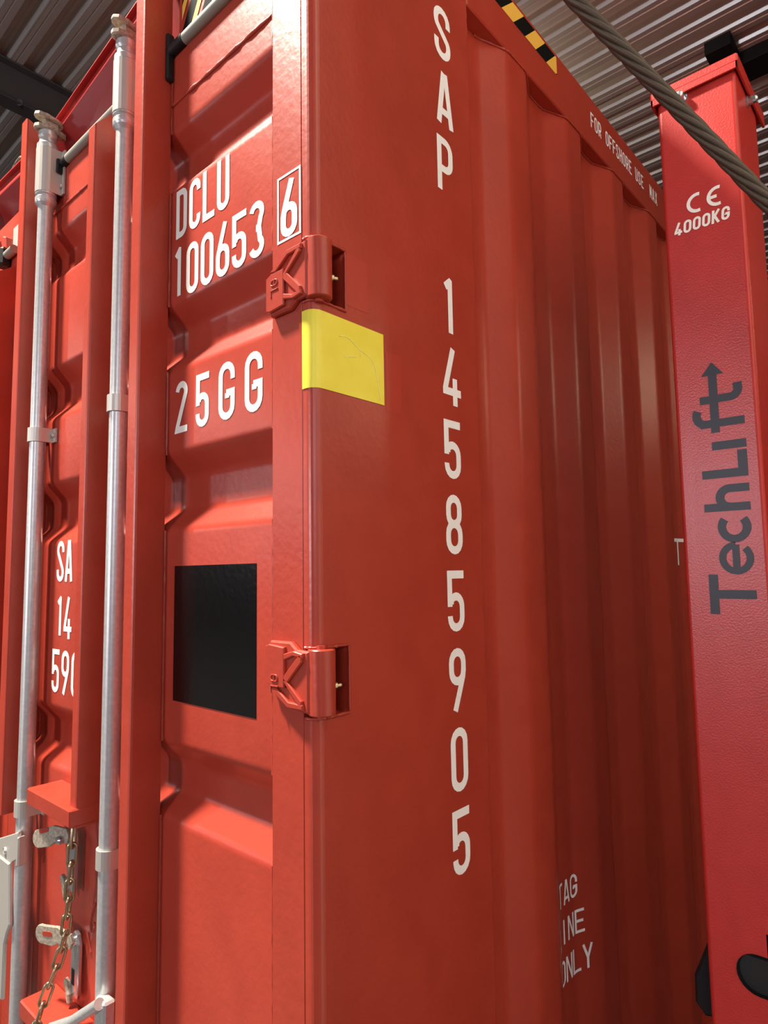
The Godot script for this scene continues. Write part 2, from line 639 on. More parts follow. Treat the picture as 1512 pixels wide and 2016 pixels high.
func light() -> void:
	var cam := Camera3D.new()
	cam.name = "camera"
	cam.fov = 76.992
	cam.near = 0.02
	cam.far = 100.0
	add_child(cam)
	cam.position = Vector3(0.72974, 1.46, 0.66531)
	cam.rotation_order = EULER_ORDER_YXZ
	cam.rotation_degrees = Vector3(5.32942, 41.45348, -0.91577)
	cam.current = true
	var we := WorldEnvironment.new()
	we.name = "world_environment"
	var e := Environment.new()
	e.background_mode = Environment.BG_COLOR
	e.background_color = Color(0.02, 0.02, 0.022)
	e.tonemap_mode = Environment.TONE_MAPPER_LINEAR
	e.tonemap_exposure = EXPO
	e.sdfgi_enabled = true
	e.ssao_enabled = true
	e.ssil_enabled = true
	we.environment = e
	add_child(we)
	lamp(Vector3(-2.25, 6.1, 1.45), KEY_E, "unseen round hall lamp that lights the container doors")
	lamp(Vector3(-15.0, 6.1, 9.0), LAMP_E, "unseen round hall lamp far left that puts a glint on the door panel")
	lamp(Vector3(-3.6, 5.8, -5.2), LAMP_E, "unseen round hall lamp behind the container that lights the roof")
	lamp(Vector3(12.5, 6.1, 5.0), LAMP_E * 0.3, "unseen round hall lamp far right that lights the side of the container and column")

# ------------------------------------------------------------------ hall
func hall() -> void:
	var x0 := -22.0
	var x1 := 15.0
	var z0 := -20.0
	var z1 := 13.0
	var st := mk()
	box(st, Vector3(x0 - 0.3, FLOOR - 0.3, z0 - 0.3), Vector3(x1 + 0.3, FLOOR, z1 + 0.3), 0.0)
	struct("floor", st, M.concrete, "grey concrete hall floor")
	st = mk()
	box(st, Vector3(x0 - 0.3, FLOOR, z0), Vector3(x0, 7.3, z1), 0.0)
	struct("wall_left", st, M.wall_panel, "hall wall left of the container")
	st = mk()
	box(st, Vector3(x1, FLOOR, z0), Vector3(x1 + 0.3, 7.3, z1), 0.0)
	struct("wall_right", st, M.wall_panel, "hall wall right of the container")
	st = mk()
	box(st, Vector3(x0 - 0.3, FLOOR, z0 - 0.3), Vector3(x1 + 0.3, 7.3, z0), 0.0)
	struct("wall_back", st, M.wall_panel, "hall wall at the far end")
	st = mk()
	box(st, Vector3(x0 - 0.3, FLOOR, z1), Vector3(x1 + 0.3, 7.3, z1 + 0.3), 0.0)
	struct("wall_front", st, M.wall_panel, "hall wall facing the container doors")
	st = mk()
	box(st, Vector3(2.3, FLOOR, z0), Vector3(2.6, 7.1, -1.3), 0.0)
	struct("unseen_wall_inner", st, M.side_wall, "unseen dark inner wall that keeps light off the far corrugations of the container")  # out of view, darkens the far end of the container side
	st = mk()
	box(st, Vector3(2.6, FLOOR, -1.6), Vector3(x1, 7.1, -1.3), 0.0)
	struct("unseen_wall_side", st, M.side_wall, "unseen dark wall right of the lifting column that keeps light off the container side")  # out of view, cuts light reaching the side behind the column
	st = mk()
	box(st, Vector3(UNSEEN_PIER[0], FLOOR, UNSEEN_PIER[1]), Vector3(UNSEEN_PIER[0] + 0.5, 7.1, UNSEEN_PIER[2]), 0.01)
	struct("unseen_pier_1", st, M.unseen_pier_white, "unseen white pier placed to bounce lamp light onto the container's side")  # out of view, bounces the door lamp onto the container side
	# unseen windows in the front wall: sheen on column, door frame and post edge
	var k := 1
	for w in [[-3.4, -2.2, 2.2, 3.1, WIN_E * 5.5, "small unseen daylight pane in the front wall that puts a sheen on the lifting column"], [8.0, 12.0, 3.2, 6.2, BIG_E, "large unseen daylight pane in the front wall that lights the corner post edge"], [-15.4, -13.4, 3.4, 4.6, WIN_E * 2.0, "unseen daylight pane far left in the front wall that glints on the door frame"]]:
		st = mk()
		box(st, Vector3(w[0], w[2], z1 - 0.03), Vector3(w[1], w[3], z1 - 0.012), 0.0)
		var win := struct("unseen_window_%d" % k, st, M.unseen_window_glow, w[5])
		for f in [[w[0] - 0.08, w[0], w[2] - 0.08, w[3] + 0.08], [w[1], w[1] + 0.08, w[2] - 0.08, w[3] + 0.08], [w[0], w[1], w[2] - 0.08, w[2]], [w[0], w[1], w[3], w[3] + 0.08]]:
			st = mk()
			box(st, Vector3(f[0], f[2], z1 - 0.06), Vector3(f[1], f[3], z1), 0.004)
			put("unseen_window_frame", st, M.beam_paint, win)
		area_light(Vector3((w[0] + w[1]) / 2.0, (w[2] + w[3]) / 2.0, z1 - 0.04), Vector3.ZERO, Vector2(w[1] - w[0], w[3] - w[2]), w[4], Color(0.96, 0.94, 0.98))
		k += 1
	# unseen rooflight, gives soft light to the container side
	st = mk()
	box(st, Vector3(SKY_AT.x - 1.1, 6.95, SKY_AT.z - 0.9), Vector3(SKY_AT.x + 1.1, 6.97, SKY_AT.z + 0.9), 0.0)
	var rl := struct("unseen_window_4", st, M.unseen_window_glow, "unseen rooflight panel that softly lights the side of the container")
	for f in [[-1.2, -1.1, -1.0, 1.0], [1.1, 1.2, -1.0, 1.0], [-1.1, 1.1, -1.0, -0.9], [-1.1, 1.1, 0.9, 1.0]]:
		st = mk()
		box(st, Vector3(SKY_AT.x + f[0], 6.92, SKY_AT.z + f[2]), Vector3(SKY_AT.x + f[1], 7.0, SKY_AT.z + f[3]), 0.004)
		put("unseen_window_frame", st, M.beam_paint, rl)
	area_light(SKY_AT + Vector3(0, -0.06, 0), Vector3(-90, 0, 0), Vector2(2.2, 1.8), SKY_E, Color(1.0, 0.95, 0.88))
	# unseen high glazing on the right wall, lights the container side
	st = mk()
	box(st, Vector3(x1 - 0.03, 4.3, -1.0), Vector3(x1 - 0.012, 6.1, 8.0), 0.0)
	var hw := struct("unseen_window_5", st, M.unseen_window_glow, "unseen high strip of windows that lights the right side of the container")
	for i in 6:
		st = mk()
		box(st, Vector3(x1 - 0.07, 4.2, -1.0 + i * 1.8 - 0.04), Vector3(x1, 6.2, -1.0 + i * 1.8 + 0.04), 0.004)
		put("mullion", st, M.beam_paint, hw)
	area_light(Vector3(x1 - 0.04, 5.2, 3.5), Vector3(0, 90, 0), Vector2(9.0, 1.8), SIDE_E, Color(1.0, 0.95, 0.87))
	# unseen bulkhead light, placed to streak the side corrugations
	var bl := thing("unseen_wall_lamp", "small unseen bulkhead lamp placed to streak the side corrugations of the container", "lamp", Vector3(2.3, 2.75, -2.7))
	st = mk()
	box(st, Vector3(-0.05, -0.3, -0.09), Vector3(0.0, 0.3, 0.09), 0.01)
	put("housing", st, M.beam_paint, bl)
	st = mk()
	box(st, Vector3(-0.06, -0.26, -0.06), Vector3(-0.05, 0.26, 0.06), 0.002)
	put("lens", st, M.unseen_lamp_glow, bl)
	area_light(Vector3(2.235, 2.75, -2.7), Vector3(0, 90, 0), Vector2(0.12, 0.52), 0.45, Color(1.0, 0.9, 0.75))
	# roof: slab over trapezoidal steel decking laid along x
	st = mk()
	box(st, Vector3(x0 - 0.3, 7.12, z0 - 0.3), Vector3(x1 + 0.3, 7.4, z1 + 0.3), 0.0)
	var ceil := struct("ceiling", st, M.beam_paint, "hall roof of corrugated steel decking")
	var prof := []
	for i in 3:
		var z := -i * 0.285
		prof += [Vector2(z, 7.0), Vector2(z - 0.055, 7.0), Vector2(z - 0.063, 7.008), Vector2(z - 0.071, 7.0), Vector2(z - 0.13, 7.0), Vector2(z - 0.145, 7.035), Vector2(z - 0.152, 7.037), Vector2(z - 0.168, 7.085), Vector2(z - 0.2, 7.085), Vector2(z - 0.207, 7.077), Vector2(z - 0.214, 7.085), Vector2(z - 0.247, 7.085), Vector2(z - 0.263, 7.037), Vector2(z - 0.270, 7.035)]
	prof.append(Vector2(-0.855, 7.0))
	prof.append(Vector2(-0.865, 6.998))
	st = mk()
	for i in prof.size() - 1:
		var a: Vector2 = prof[i]
		var b: Vector2 = prof[i + 1]
		quad(st, Vector3(x0, a.y, a.x), Vector3(x1, a.y, a.x), Vector3(x1, b.y, b.x), Vector3(x0, b.y, b.x), Vector3(0, -1, 0))
	var first := put("deck_sheet", st, M.deck_steel, ceil)
	first.position.z = z1
	for i in range(1, int((z1 - z0) / 0.855) + 1):
		var d: MeshInstance3D = first.duplicate()
		d.name = "deck_sheet"
		ceil.add_child(d, true)
		d.position.z = z1 - 0.855 * i
	# steel beam over the left of the container with its brace
	var t := thing("roof_beam", "long dark grey steel roof beam with a diagonal brace above the locking bars", "beam", Vector3(-6.55, 6.55, -3.0))
	st = mk()
	box(st, Vector3(-0.1, 0.0, -16.9), Vector3(0.1, 0.015, 15.9), 0.003)
	box(st, Vector3(-0.1, 0.425, -16.9), Vector3(0.1, 0.44, 15.9), 0.003)
	box(st, Vector3(-0.006, 0.015, -16.9), Vector3(0.006, 0.425, 15.9), 0.001)
	put("web_and_flanges", st, M.beam_paint, t)
	st = mk()
	tube(st, [Vector3(0.08, 0.02, 1.35), Vector3(-1.3, 0.3, 0.2)], 0.035, 10)
	put("brace", st, M.beam_paint, t)
	# black joist end seen above the lifting column
	t = thing("roof_joist", "black roof joist with a square end block above the lifting column's cap", "beam", Vector3(-0.62, 6.86, -6.8))
	st = mk()
	box(st, Vector3(0.0, 0.0, -0.35), Vector3(2.8, 0.14, 0.0), 0.004)
	put("joist", st, M.dark_beam, t)
	st = mk()
	box(st, Vector3(-0.25, 0.0, -0.1), Vector3(0.0, 0.14, 0.40), 0.004)
	put("end_block", st, M.dark_beam, t)

# ------------------------------------------------------------------ container
const TROUGH := [[2.383, 2.252], [2.007, 1.870], [1.700, 1.549], [1.144, 1.007]]
const ZP := -0.003
const ZT := -0.038

func door_profile() -> Array:
	var p := [Vector2(ZP, 2.565)]
	for t in TROUGH:
		p += [Vector2(ZP, t[0]), Vector2(ZT, t[0] - 0.041), Vector2(ZT, t[1] + 0.041), Vector2(ZP, t[1])]
	p.append(Vector2(ZP, -0.04))
	return fillet(p, 0.011, 4)

func door_sheet(xa: float, xb: float, door: Node) -> void:
	var st := mk()
	var p := door_profile()
	for i in p.size() - 1:
		quad(st, Vector3(xa, p[i].y, p[i].x), Vector3(xb, p[i].y, p[i].x), Vector3(xb, p[i + 1].y, p[i + 1].x), Vector3(xa, p[i + 1].y, p[i + 1].x), Vector3(0, 0, 1), 1)
	box(st, Vector3(xa, -0.04, -0.07), Vector3(xb, 2.565, -0.045), 0.0)
	put("panel", st, M.container_paint, door)

# upright folded channel standing on the door
func stiffener(xl: float, xr: float, y0: float, y_front: float, y_back: float, door: Node) -> void:
	var d := 0.061
	var c := 0.005
	var s := mk()
	var pl := [Vector2(xl, -0.002), Vector2(xl, d - c), Vector2(xl + c * 0.3, d - c * 0.3), Vector2(xl + c, d), Vector2(xr - c, d), Vector2(xr - c * 0.3, d - c * 0.3), Vector2(xr, d - c), Vector2(xr, -0.002)]
	var yt := func(z: float) -> float: return lerpf(y_back, y_front, clampf(z / d, 0, 1))
	for i in pl.size() - 1:
		var a: Vector2 = pl[i]
		var b: Vector2 = pl[i + 1]
		var n := Vector3(-(b.y - a.y), 0, (b.x - a.x))
		quad(s, Vector3(a.x, y0, a.y), Vector3(b.x, y0, b.y), Vector3(b.x, yt.call(b.y), b.y), Vector3(a.x, yt.call(a.y), a.y), n)
	for i in range(1, pl.size() - 1):
		for q in [0, 1]:
			var f := func(v: Vector2) -> Vector3: return Vector3(v.x, y0 if q == 0 else yt.call(v.y), v.y)
			tri(s, f.call(pl[0]), f.call(pl[i]), f.call(pl[i + 1]), Vector3(0, -1 if q == 0 else 1, 0))
	put("stiffener", s, M.container_paint, door)

func bead(called: String, path: Array, r: float, parent: Node, m: Material, seed_: int) -> void:
	var p := []
	for i in path.size() - 1:
		var n := maxi(2, int(path[i].distance_to(path[i + 1]) / 0.012))
		for k in n:
			p.append(path[i].lerp(path[i + 1], float(k) / n))
	p.append(path[path.size() - 1])
	var st := mk()
	tube(st, p, r, 6, false, 0.3, seed_)
	put(called, st, m, parent)

func side_profile(z_end: float) -> Array:
	var p := [Vector2(-0.036, -0.455)]
	var z := -0.47
	p.append(Vector2(-0.036, -0.56))
	z = -0.645
	while z > z_end:
		p += [Vector2(-0.001, z), Vector2(-0.001, z - 0.09), Vector2(-0.036, z - 0.165), Vector2(-0.036, z - 0.24)]
		z -= 0.32
	p.append(Vector2(-0.036, z_end - 0.08))
	return fillet(p, 0.012, 4)

func side_x(p: Array, z: float) -> float:
	for i in p.size() - 1:
		if z <= p[i].y and z >= p[i + 1].y:
			return lerpf(p[i].x, p[i + 1].x, (z - p[i].y) / minf(-1e-6, p[i + 1].y - p[i].y))
	return -0.036

func post_outline(notched: bool) -> Array:
	var back := [Vector2(-0.0015, -0.4665)] + arc(Vector2(-0.006, -0.464), 0.006, 0, -90, 3)
	back = arc(Vector2(-0.006, -0.464), 0.006, 0, -90, 4) + [Vector2(-0.05, -0.47), Vector2(-0.05, -0.08)]
	if notched:
		return [Vector2(0, -0.072)] + back + [Vector2(-0.048, -0.072)]
	return [Vector2(-0.05, -0.08), Vector2(-0.05, -0.012), Vector2(-0.026, -0.012), Vector2(-0.026, -0.0006), Vector2(-0.0254, 0.0)] + arc(Vector2(-0.017, -0.017), 0.017, 90, 0, 7) + back.slice(0, -1)

# puts a length along the post's face (0 at the front left edge, round the corner, along the side) on its surface
func post_at(s: float, y: float, lift: float) -> Vector3:
	var f := 0.009
	var q := 0.017 * PI / 2.0
	if s < f:
		return Vector3(-0.026 + s, y, lift)
	if s < f + q:
		var a := (s - f) / 0.017
		return Vector3(-0.017 + sin(a) * (0.017 + lift), y, -0.017 + cos(a) * (0.017 + lift))
	return Vector3(lift, y, -0.017 - (s - f - q))

func u_bracket(called: String, x: float, y0: float, y1: float, parent: Node, rr := 0.0205) -> void:
	var w := mk()
	var path := [Vector2(-0.05, 0.0), Vector2(-rr - 0.002, 0.0), Vector2(-rr, 0.003), Vector2(-rr, 0.022)] + arc(Vector2(0, ROD_Z), rr, 180, 0, 12) + [Vector2(rr, 0.022), Vector2(rr, 0.003), Vector2(rr + 0.002, 0.0), Vector2(0.042, 0.0)]
	var o := []
	for v in strip(path, 0.0045):
		o.append(v + Vector2(x, 0.0005))
	column(w, o, y0, y1, -1)
	var b := put(called, w, M.zinc_plate, parent)
	var n := 2 if y1 - y0 > 0.08 else 1
	for i in n:
		var y := (y0 + y1) / 2.0 if n == 1 else lerpf(y0, y1, 0.2 + 0.6 * i)
		for sx in [-0.036, 0.033]:
			w = mk()
			lathe(w, [Vector2(0, 0.006), Vector2(0.004, 0.0055), Vector2(0.0062, 0.003), Vector2(0.0065, 0.0)], Transform3D(Basis(Vector3.RIGHT, PI / 2), Vector3(x + sx, y, 0.0025)), 10)
			put("rivet", w, M.zinc_plate, b)
	for i in n:
		var y := (y0 + y1) / 2.0 if n == 1 else lerpf(y0, y1, 0.14 + 0.62 * i)
		var dirn := Vector3(-0.93, 0, 0.36).normalized()
		w = mk()
		lathe(w, [Vector2(0, 0.0006), Vector2(0.0042, 0.0004), Vector2(0.0045, -0.002)], Transform3D(Basis(Quaternion(Vector3.UP, dirn)), Vector3(x, y, ROD_Z) + dirn * (rr + 0.0024)), 8)
		put("grease_hole", w, M.dark_hole, b)

func lock_rod(x: float, first: bool, parent: Node) -> Node3D:
	var t := Node3D.new()
	t.name = "lock_rod"
	parent.add_child(t, true)
	var C := Vector3(x, 0, ROD_Z)
	var st := mk()
	lathe(st, [Vector2(0.0188, -0.12), Vector2(0.0188, 2.48)], Transform3D(Basis(), C), 28)
	put("tube", st, M.galvanised, t)
	st = mk()
	lathe(st, [Vector2(0.0188, 2.439), Vector2(0.0245, 2.448), Vector2(0.0262, 2.453), Vector2(0.0262, 2.463), Vector2(0.0235, 2.466), Vector2(0.0235, 2.469), Vector2(0.0262, 2.472), Vector2(0.0262, 2.479), Vector2(0.019, 2.481), Vector2(0.019, 2.601), Vector2(0.0262, 2.601), Vector2(0.0262, 2.613), Vector2(0.0215, 2.619), Vector2(0.020, 2.631), Vector2(0.0235, 2.637), Vector2(0.0235, 2.649), Vector2(0.018, 2.655), Vector2(0.0, 2.655)], Transform3D(Basis(), C), 24)
	put("collar", st, M.galvanised, t)
	# cam: two beaked claws joined by a web, pointing out from the header keeper
	st = mk()
	var claw := [Vector2(-0.006, 0.034), Vector2(-0.014, 0.029), Vector2(-0.017, 0.012), Vector2(-0.018, -0.012), Vector2(-0.014, -0.034), Vector2(-0.004, -0.046), Vector2(0.007, -0.042), Vector2(0.016, -0.020), Vector2(0.019, 0.006), Vector2(0.013, 0.026), Vector2(0.003, 0.034)]
	var lay := Basis(Vector3(1, 0, 0), Vector3(0, 0, 1), Vector3(0, -1, 0))
	var turn := Basis(Vector3(0, 1, 0), 0.0 if first else -0.12)
	prism(st, claw, 0.012, Transform3D(turn * Basis(Vector3(1, 0, 0), -0.05) * lay, C + Vector3(0, 2.665, 0)), 0.003)
	prism(st, claw, 0.011, Transform3D(turn * Basis(Vector3(1, 0, 0), -0.16) * lay, C + Vector3(0, 2.695, 0)), 0.003)
	prism(st, [Vector2(-0.013, 0), Vector2(0.013, 0), Vector2(0.011, 0.036), Vector2(-0.011, 0.036)], 0.036, Transform3D(turn, C + Vector3(0, 2.655, -0.022)), 0.005)
	put("cam", st, M.cast_steel, t)
	u_bracket("bracket", x, 2.477, 2.600, t, 0.0245)
	u_bracket("clamp", x, 1.806, 1.842, t, 0.0212)
	u_bracket("clamp", x, 0.884, 0.921, t, 0.0212)
	return t

func hinge(y: float, flip: float, door: Node) -> void:
	# casting on the door edge: outline (x, height from the knuckle's middle), flip turns it upside down
	var base := [Vector2(-0.1, -0.045), Vector2(-0.1, 0.008), Vector2(-0.088, 0.022), Vector2(-0.046, 0.043), Vector2(-0.004, 0.046), Vector2(-0.004, -0.046), Vector2(-0.03, -0.047), Vector2(-0.045, -0.058), Vector2(-0.094, -0.058)]
	var fx := func(a: Array) -> Array:
		var o := []
		for v in a:
			o.append(Vector2(v.x, v.y * flip))
		return o
	var st := mk()
	var at := Transform3D(Basis(), Vector3(0, y, 0.002))
	prism(st, fx.call(base), 0.009, at, 0.003)
	var plate := put("hinge", st, M.container_paint, door)
	# raised webs of the casting
	var webs := [
		[Vector2(-0.099, -0.05), Vector2(-0.099, 0.007), Vector2(-0.086, 0.012), Vector2(-0.054, 0.012), Vector2(-0.054, -0.05), Vector2(-0.09, -0.053)],
		[Vector2(-0.09, 0.014), Vector2(-0.047, 0.04), Vector2(-0.012, 0.04), Vector2(-0.012, 0.032), Vector2(-0.044, 0.031), Vector2(-0.074, 0.012)],
		[Vector2(-0.056, -0.006), Vector2(-0.056, 0.002), Vector2(-0.022, 0.034), Vector2(-0.014, 0.034), Vector2(-0.014, 0.027)],
		[Vector2(-0.056, 0.002), Vector2(-0.056, -0.006), Vector2(-0.02, -0.041), Vector2(-0.014, -0.041), Vector2(-0.014, -0.03), Vector2(-0.046, 0.002)],
		[Vector2(-0.056, -0.04), Vector2(-0.032, -0.046), Vector2(-0.012, -0.043), Vector2(-0.012, -0.036), Vector2(-0.034, -0.038), Vector2(-0.056, -0.03)],
	]
	for w in webs:
		st = mk()
		prism(st, fx.call(w), 0.006, Transform3D(Basis(), Vector3(0, y, 0.0105)), 0.0015)
		put("web", st, M.container_paint, plate)
	for cc in [["S", 0.0], ["L", 0.017]]:
		st = mk()
		for g in glyph(cc[0], 0.0125, 0.019, 0.003):
			var pth := []
			for p in g:
				pth.append(Vector3(-0.086 + p.y, y - 0.004 * flip - 0.004 + flip * 0.0 + (0.008 - cc[1] - p.x), 0.0168))
			tube(st, pth, 0.0015, 6)
		put("raised_letter", st, M.container_paint, plate)
	st = mk()
	lathe(st, [Vector2(0.0, -0.0487), Vector2(0.0195, -0.0487), Vector2(0.021, -0.0472), Vector2(0.021, 0.0472), Vector2(0.0195, 0.0487), Vector2(0.0, 0.0487)], Transform3D(Basis(), Vector3(0.001, y, -0.012)), 28)
	put("knuckle", st, M.container_paint, plate)
	st = mk()
	lathe(st, [Vector2(0.0, -0.054), Vector2(0.008, -0.054), Vector2(0.008, 0.054), Vector2(0.0, 0.054)], Transform3D(Basis(), Vector3(0.001, y, -0.012)), 14)
	put("pin", st, M.container_paint, plate)
	st = mk()
	lathe(st, [Vector2(0.0055, 0.0), Vector2(0.0055, 0.004), Vector2(0.003, 0.0055), Vector2(0.0032, 0.011), Vector2(0.002, 0.013), Vector2(0.0, 0.0135)], Transform3D(Basis(Quaternion(Vector3.UP, Vector3(0.35, 0, -0.94).normalized())), Vector3(0.0075, y - 0.008, -0.0315)), 10)
	put("grease_nipple", st, M.chain_steel, plate)

func container() -> void:
	cnt = thing("shipping_container", "tall red corrugated shipping container with white number lettering and steel locking bars", "container")
	# corner post in lengths, cut away round the two hinges
	var st := mk()
	var full := post_outline(false)
	var cut := post_outline(true)
	var ys := [-0.22, 1.242, 1.347, 1.893, 1.998, 2.89]
	for i in 5:
		column(st, full if i % 2 == 0 else cut, ys[i], ys[i + 1])
	put("corner_post", st, M.container_paint, cnt)
	# rounded lips where the post is cut for the hinges
	for k in 4:
		var y: float = ys[k + 1]
		var path := []
		for i in 15:
			path.append(post_at(0.004 + i * 0.0062, y, 0.0005))
		bead("weld_bead", path, 0.0028, cnt, M.container_paint, 50 + k)
	for y in [1.295, 1.945]:
		bead("weld_bead", [Vector3(0.0, y - 0.05, -0.072), Vector3(0.0, y + 0.05, -0.072)], 0.002, cnt, M.container_paint, 61)
	# side sheet
	var L := -6.0
	var sp := side_profile(L + 0.1)
	st = mk()
	for i in sp.size() - 1:
		quad(st, Vector3(sp[i].x, -0.08, sp[i].y), Vector3(sp[i].x, 2.728, sp[i].y), Vector3(sp[i + 1].x, 2.728, sp[i + 1].y), Vector3(sp[i + 1].x, -0.08, sp[i + 1].y), Vector3(1, 0, 0), 1)
	put("side_wall", st, M.container_paint, cnt)
	var bp := []
	for i in sp.size():
		if sp[i].y < -0.472 and sp[i].y > -2.6:
			bp.append(Vector3(sp[i].x + 0.001, 2.7262, sp[i].y))
	bead("weld_bead", bp, 0.0032, cnt, M.container_paint, 5)
	bead("weld_bead", [Vector3(-0.034, -0.08, -0.4735), Vector3(-0.034, 2.725, -0.4735)], 0.003, cnt, M.container_paint, 8)
	bead("weld_bead", [Vector3(-0.0045, -0.08, -0.470), Vector3(-0.0045, 2.725, -0.470)], 0.0022, cnt, M.container_paint, 9)
	# rails, roof, far side, back and base
	st = mk()
	box(st, Vector3(-0.06, 2.727, L), Vector3(0.0, 2.890, -0.47), 0.003)
	put("top_rail", st, M.container_paint, cnt)
	st = mk()
	box(st, Vector3(-0.06, -0.22, L), Vector3(0.0, -0.07, -0.47), 0.004)
	put("bottom_rail", st, M.container_paint, cnt)
	st = mk()
	box(st, Vector3(-2.43, 2.68, L), Vector3(-0.06, 2.71, -0.06), 0.003)
	put("roof_panel", st, M.container_paint, cnt)
	st = mk()
	box(st, Vector3(-2.438, -0.22, L), Vector3(-2.40, 2.89, -0.01), 0.004)
	put("far_wall", st, M.container_paint, cnt)
	st = mk()
	box(st, Vector3(-2.438, -0.22, L - 0.05), Vector3(0.0, 2.89, L), 0.004)
	put("far_wall", st, M.container_paint, cnt)
	st = mk()
	box(st, Vector3(-2.438, FLOOR, L), Vector3(-0.0, -0.08, 0.0), 0.004)
	put("base", st, M.container_paint, cnt)
	# door header: a folded beam that dips towards the middle, with striped corner plate
	st = mk()
	var tops := [[-0.38, 2.87], [-0.6, 2.80], [-1.06, 2.738], [-1.22, 2.73], [-1.5, 2.745], [-2.43, 2.86]]
	for i in tops.size() - 1:
		var A: Array = tops[i]
		var Bt: Array = tops[i + 1]
		var sec := func(T: Array) -> Array:
			var y: float = T[1]
			return [Vector3(T[0], y, -0.06), Vector3(T[0], y, -0.004), Vector3(T[0], y - 0.007, -0.002), Vector3(T[0], y - 0.008, -0.016), Vector3(T[0], y - 0.02, -0.016), Vector3(T[0], y - 0.055, 0.0), Vector3(T[0], y - 0.060, 0.0), Vector3(T[0], 2.605, -0.045), Vector3(T[0], 2.600, -0.040), Vector3(T[0], 2.558, -0.045), Vector3(T[0], 2.552, -0.06)]
		var sa: Array = sec.call(A)
		var sb: Array = sec.call(Bt)
		for k in sa.size() - 1:
			var e: Vector3 = sa[k + 1] - sa[k]
			quad(st, sa[k], sa[k + 1], sb[k + 1], sb[k], Vector3(0, e.z, -e.y))
	put("door_header", st, M.maroon_paint, cnt, "maroon red header above the doors")
	st = mk()
	box(st, Vector3(-0.415, 2.578, -0.08), Vector3(-0.05, 2.89, -0.001), 0.003)
	put("header_plate", st, M.container_paint, cnt)
	hazard()
	doors()
	lettering(sp)

func hazard() -> void:
	# black and yellow slanting bands on the rail's side and on the header's end
	var st := mk()
	var yb := 2.824
	var yt := 2.878
	var pitch := 0.1145
	var z := -0.2
	var parts := []
	for i in 9:
		parts.append([-0.0495 - i * pitch, -0.1060 - i * pitch, true])
		parts.append([-0.1060 - i * pitch, -0.1640 - i * pitch, false])
	for q in parts:
		var poly := PackedVector2Array([Vector2(q[0], yb), Vector2(q[1], yb), Vector2(q[1] - 0.056, yt), Vector2(q[0] - 0.056, yt)])
		for c in Geometry2D.intersect_polygons(poly, PackedVector2Array([Vector2(-0.914, 2.7), Vector2(-0.02, 2.7), Vector2(-0.02, 3.0), Vector2(-0.914, 3.0)])):
			st = mk()
			for k in range(1, c.size() - 1):
				tri(st, Vector3(0.0008, c[0].y, c[0].x), Vector3(0.0008, c[k].y, c[k].x), Vector3(0.0008, c[k + 1].y, c[k + 1].x), Vector3(1, 0, 0))
			put("hazard_stripe", st, M.yellow_print if q[2] else M.black_print, cnt)
	for i in 14:
		var x := -0.475 + i * 0.036
		var poly := PackedVector2Array([Vector2(x, 2.583), Vector2(x + (0.019 if i % 2 else 0.036), 2.583), Vector2(x + (0.019 if i % 2 else 0.036) + 0.17, 2.87), Vector2(x + 0.17, 2.87)])
		var rect := PackedVector2Array([Vector2(-0.400, 2.584), Vector2(-0.06, 2.584), Vector2(-0.06, 2.87), Vector2(-0.3, 2.87), Vector2(-0.400, 2.66)])
		for c in Geometry2D.intersect_polygons(poly, rect):
			st = mk()
			for k in range(1, c.size() - 1):
				tri(st, Vector3(c[0].x, c[0].y, 0.0002), Vector3(c[k].x, c[k].y, 0.0002), Vector3(c[k + 1].x, c[k + 1].y, 0.0002), Vector3(0, 0, 1))
			put("hazard_stripe", st, M.yellow_print if i % 2 else M.black_print, cnt)

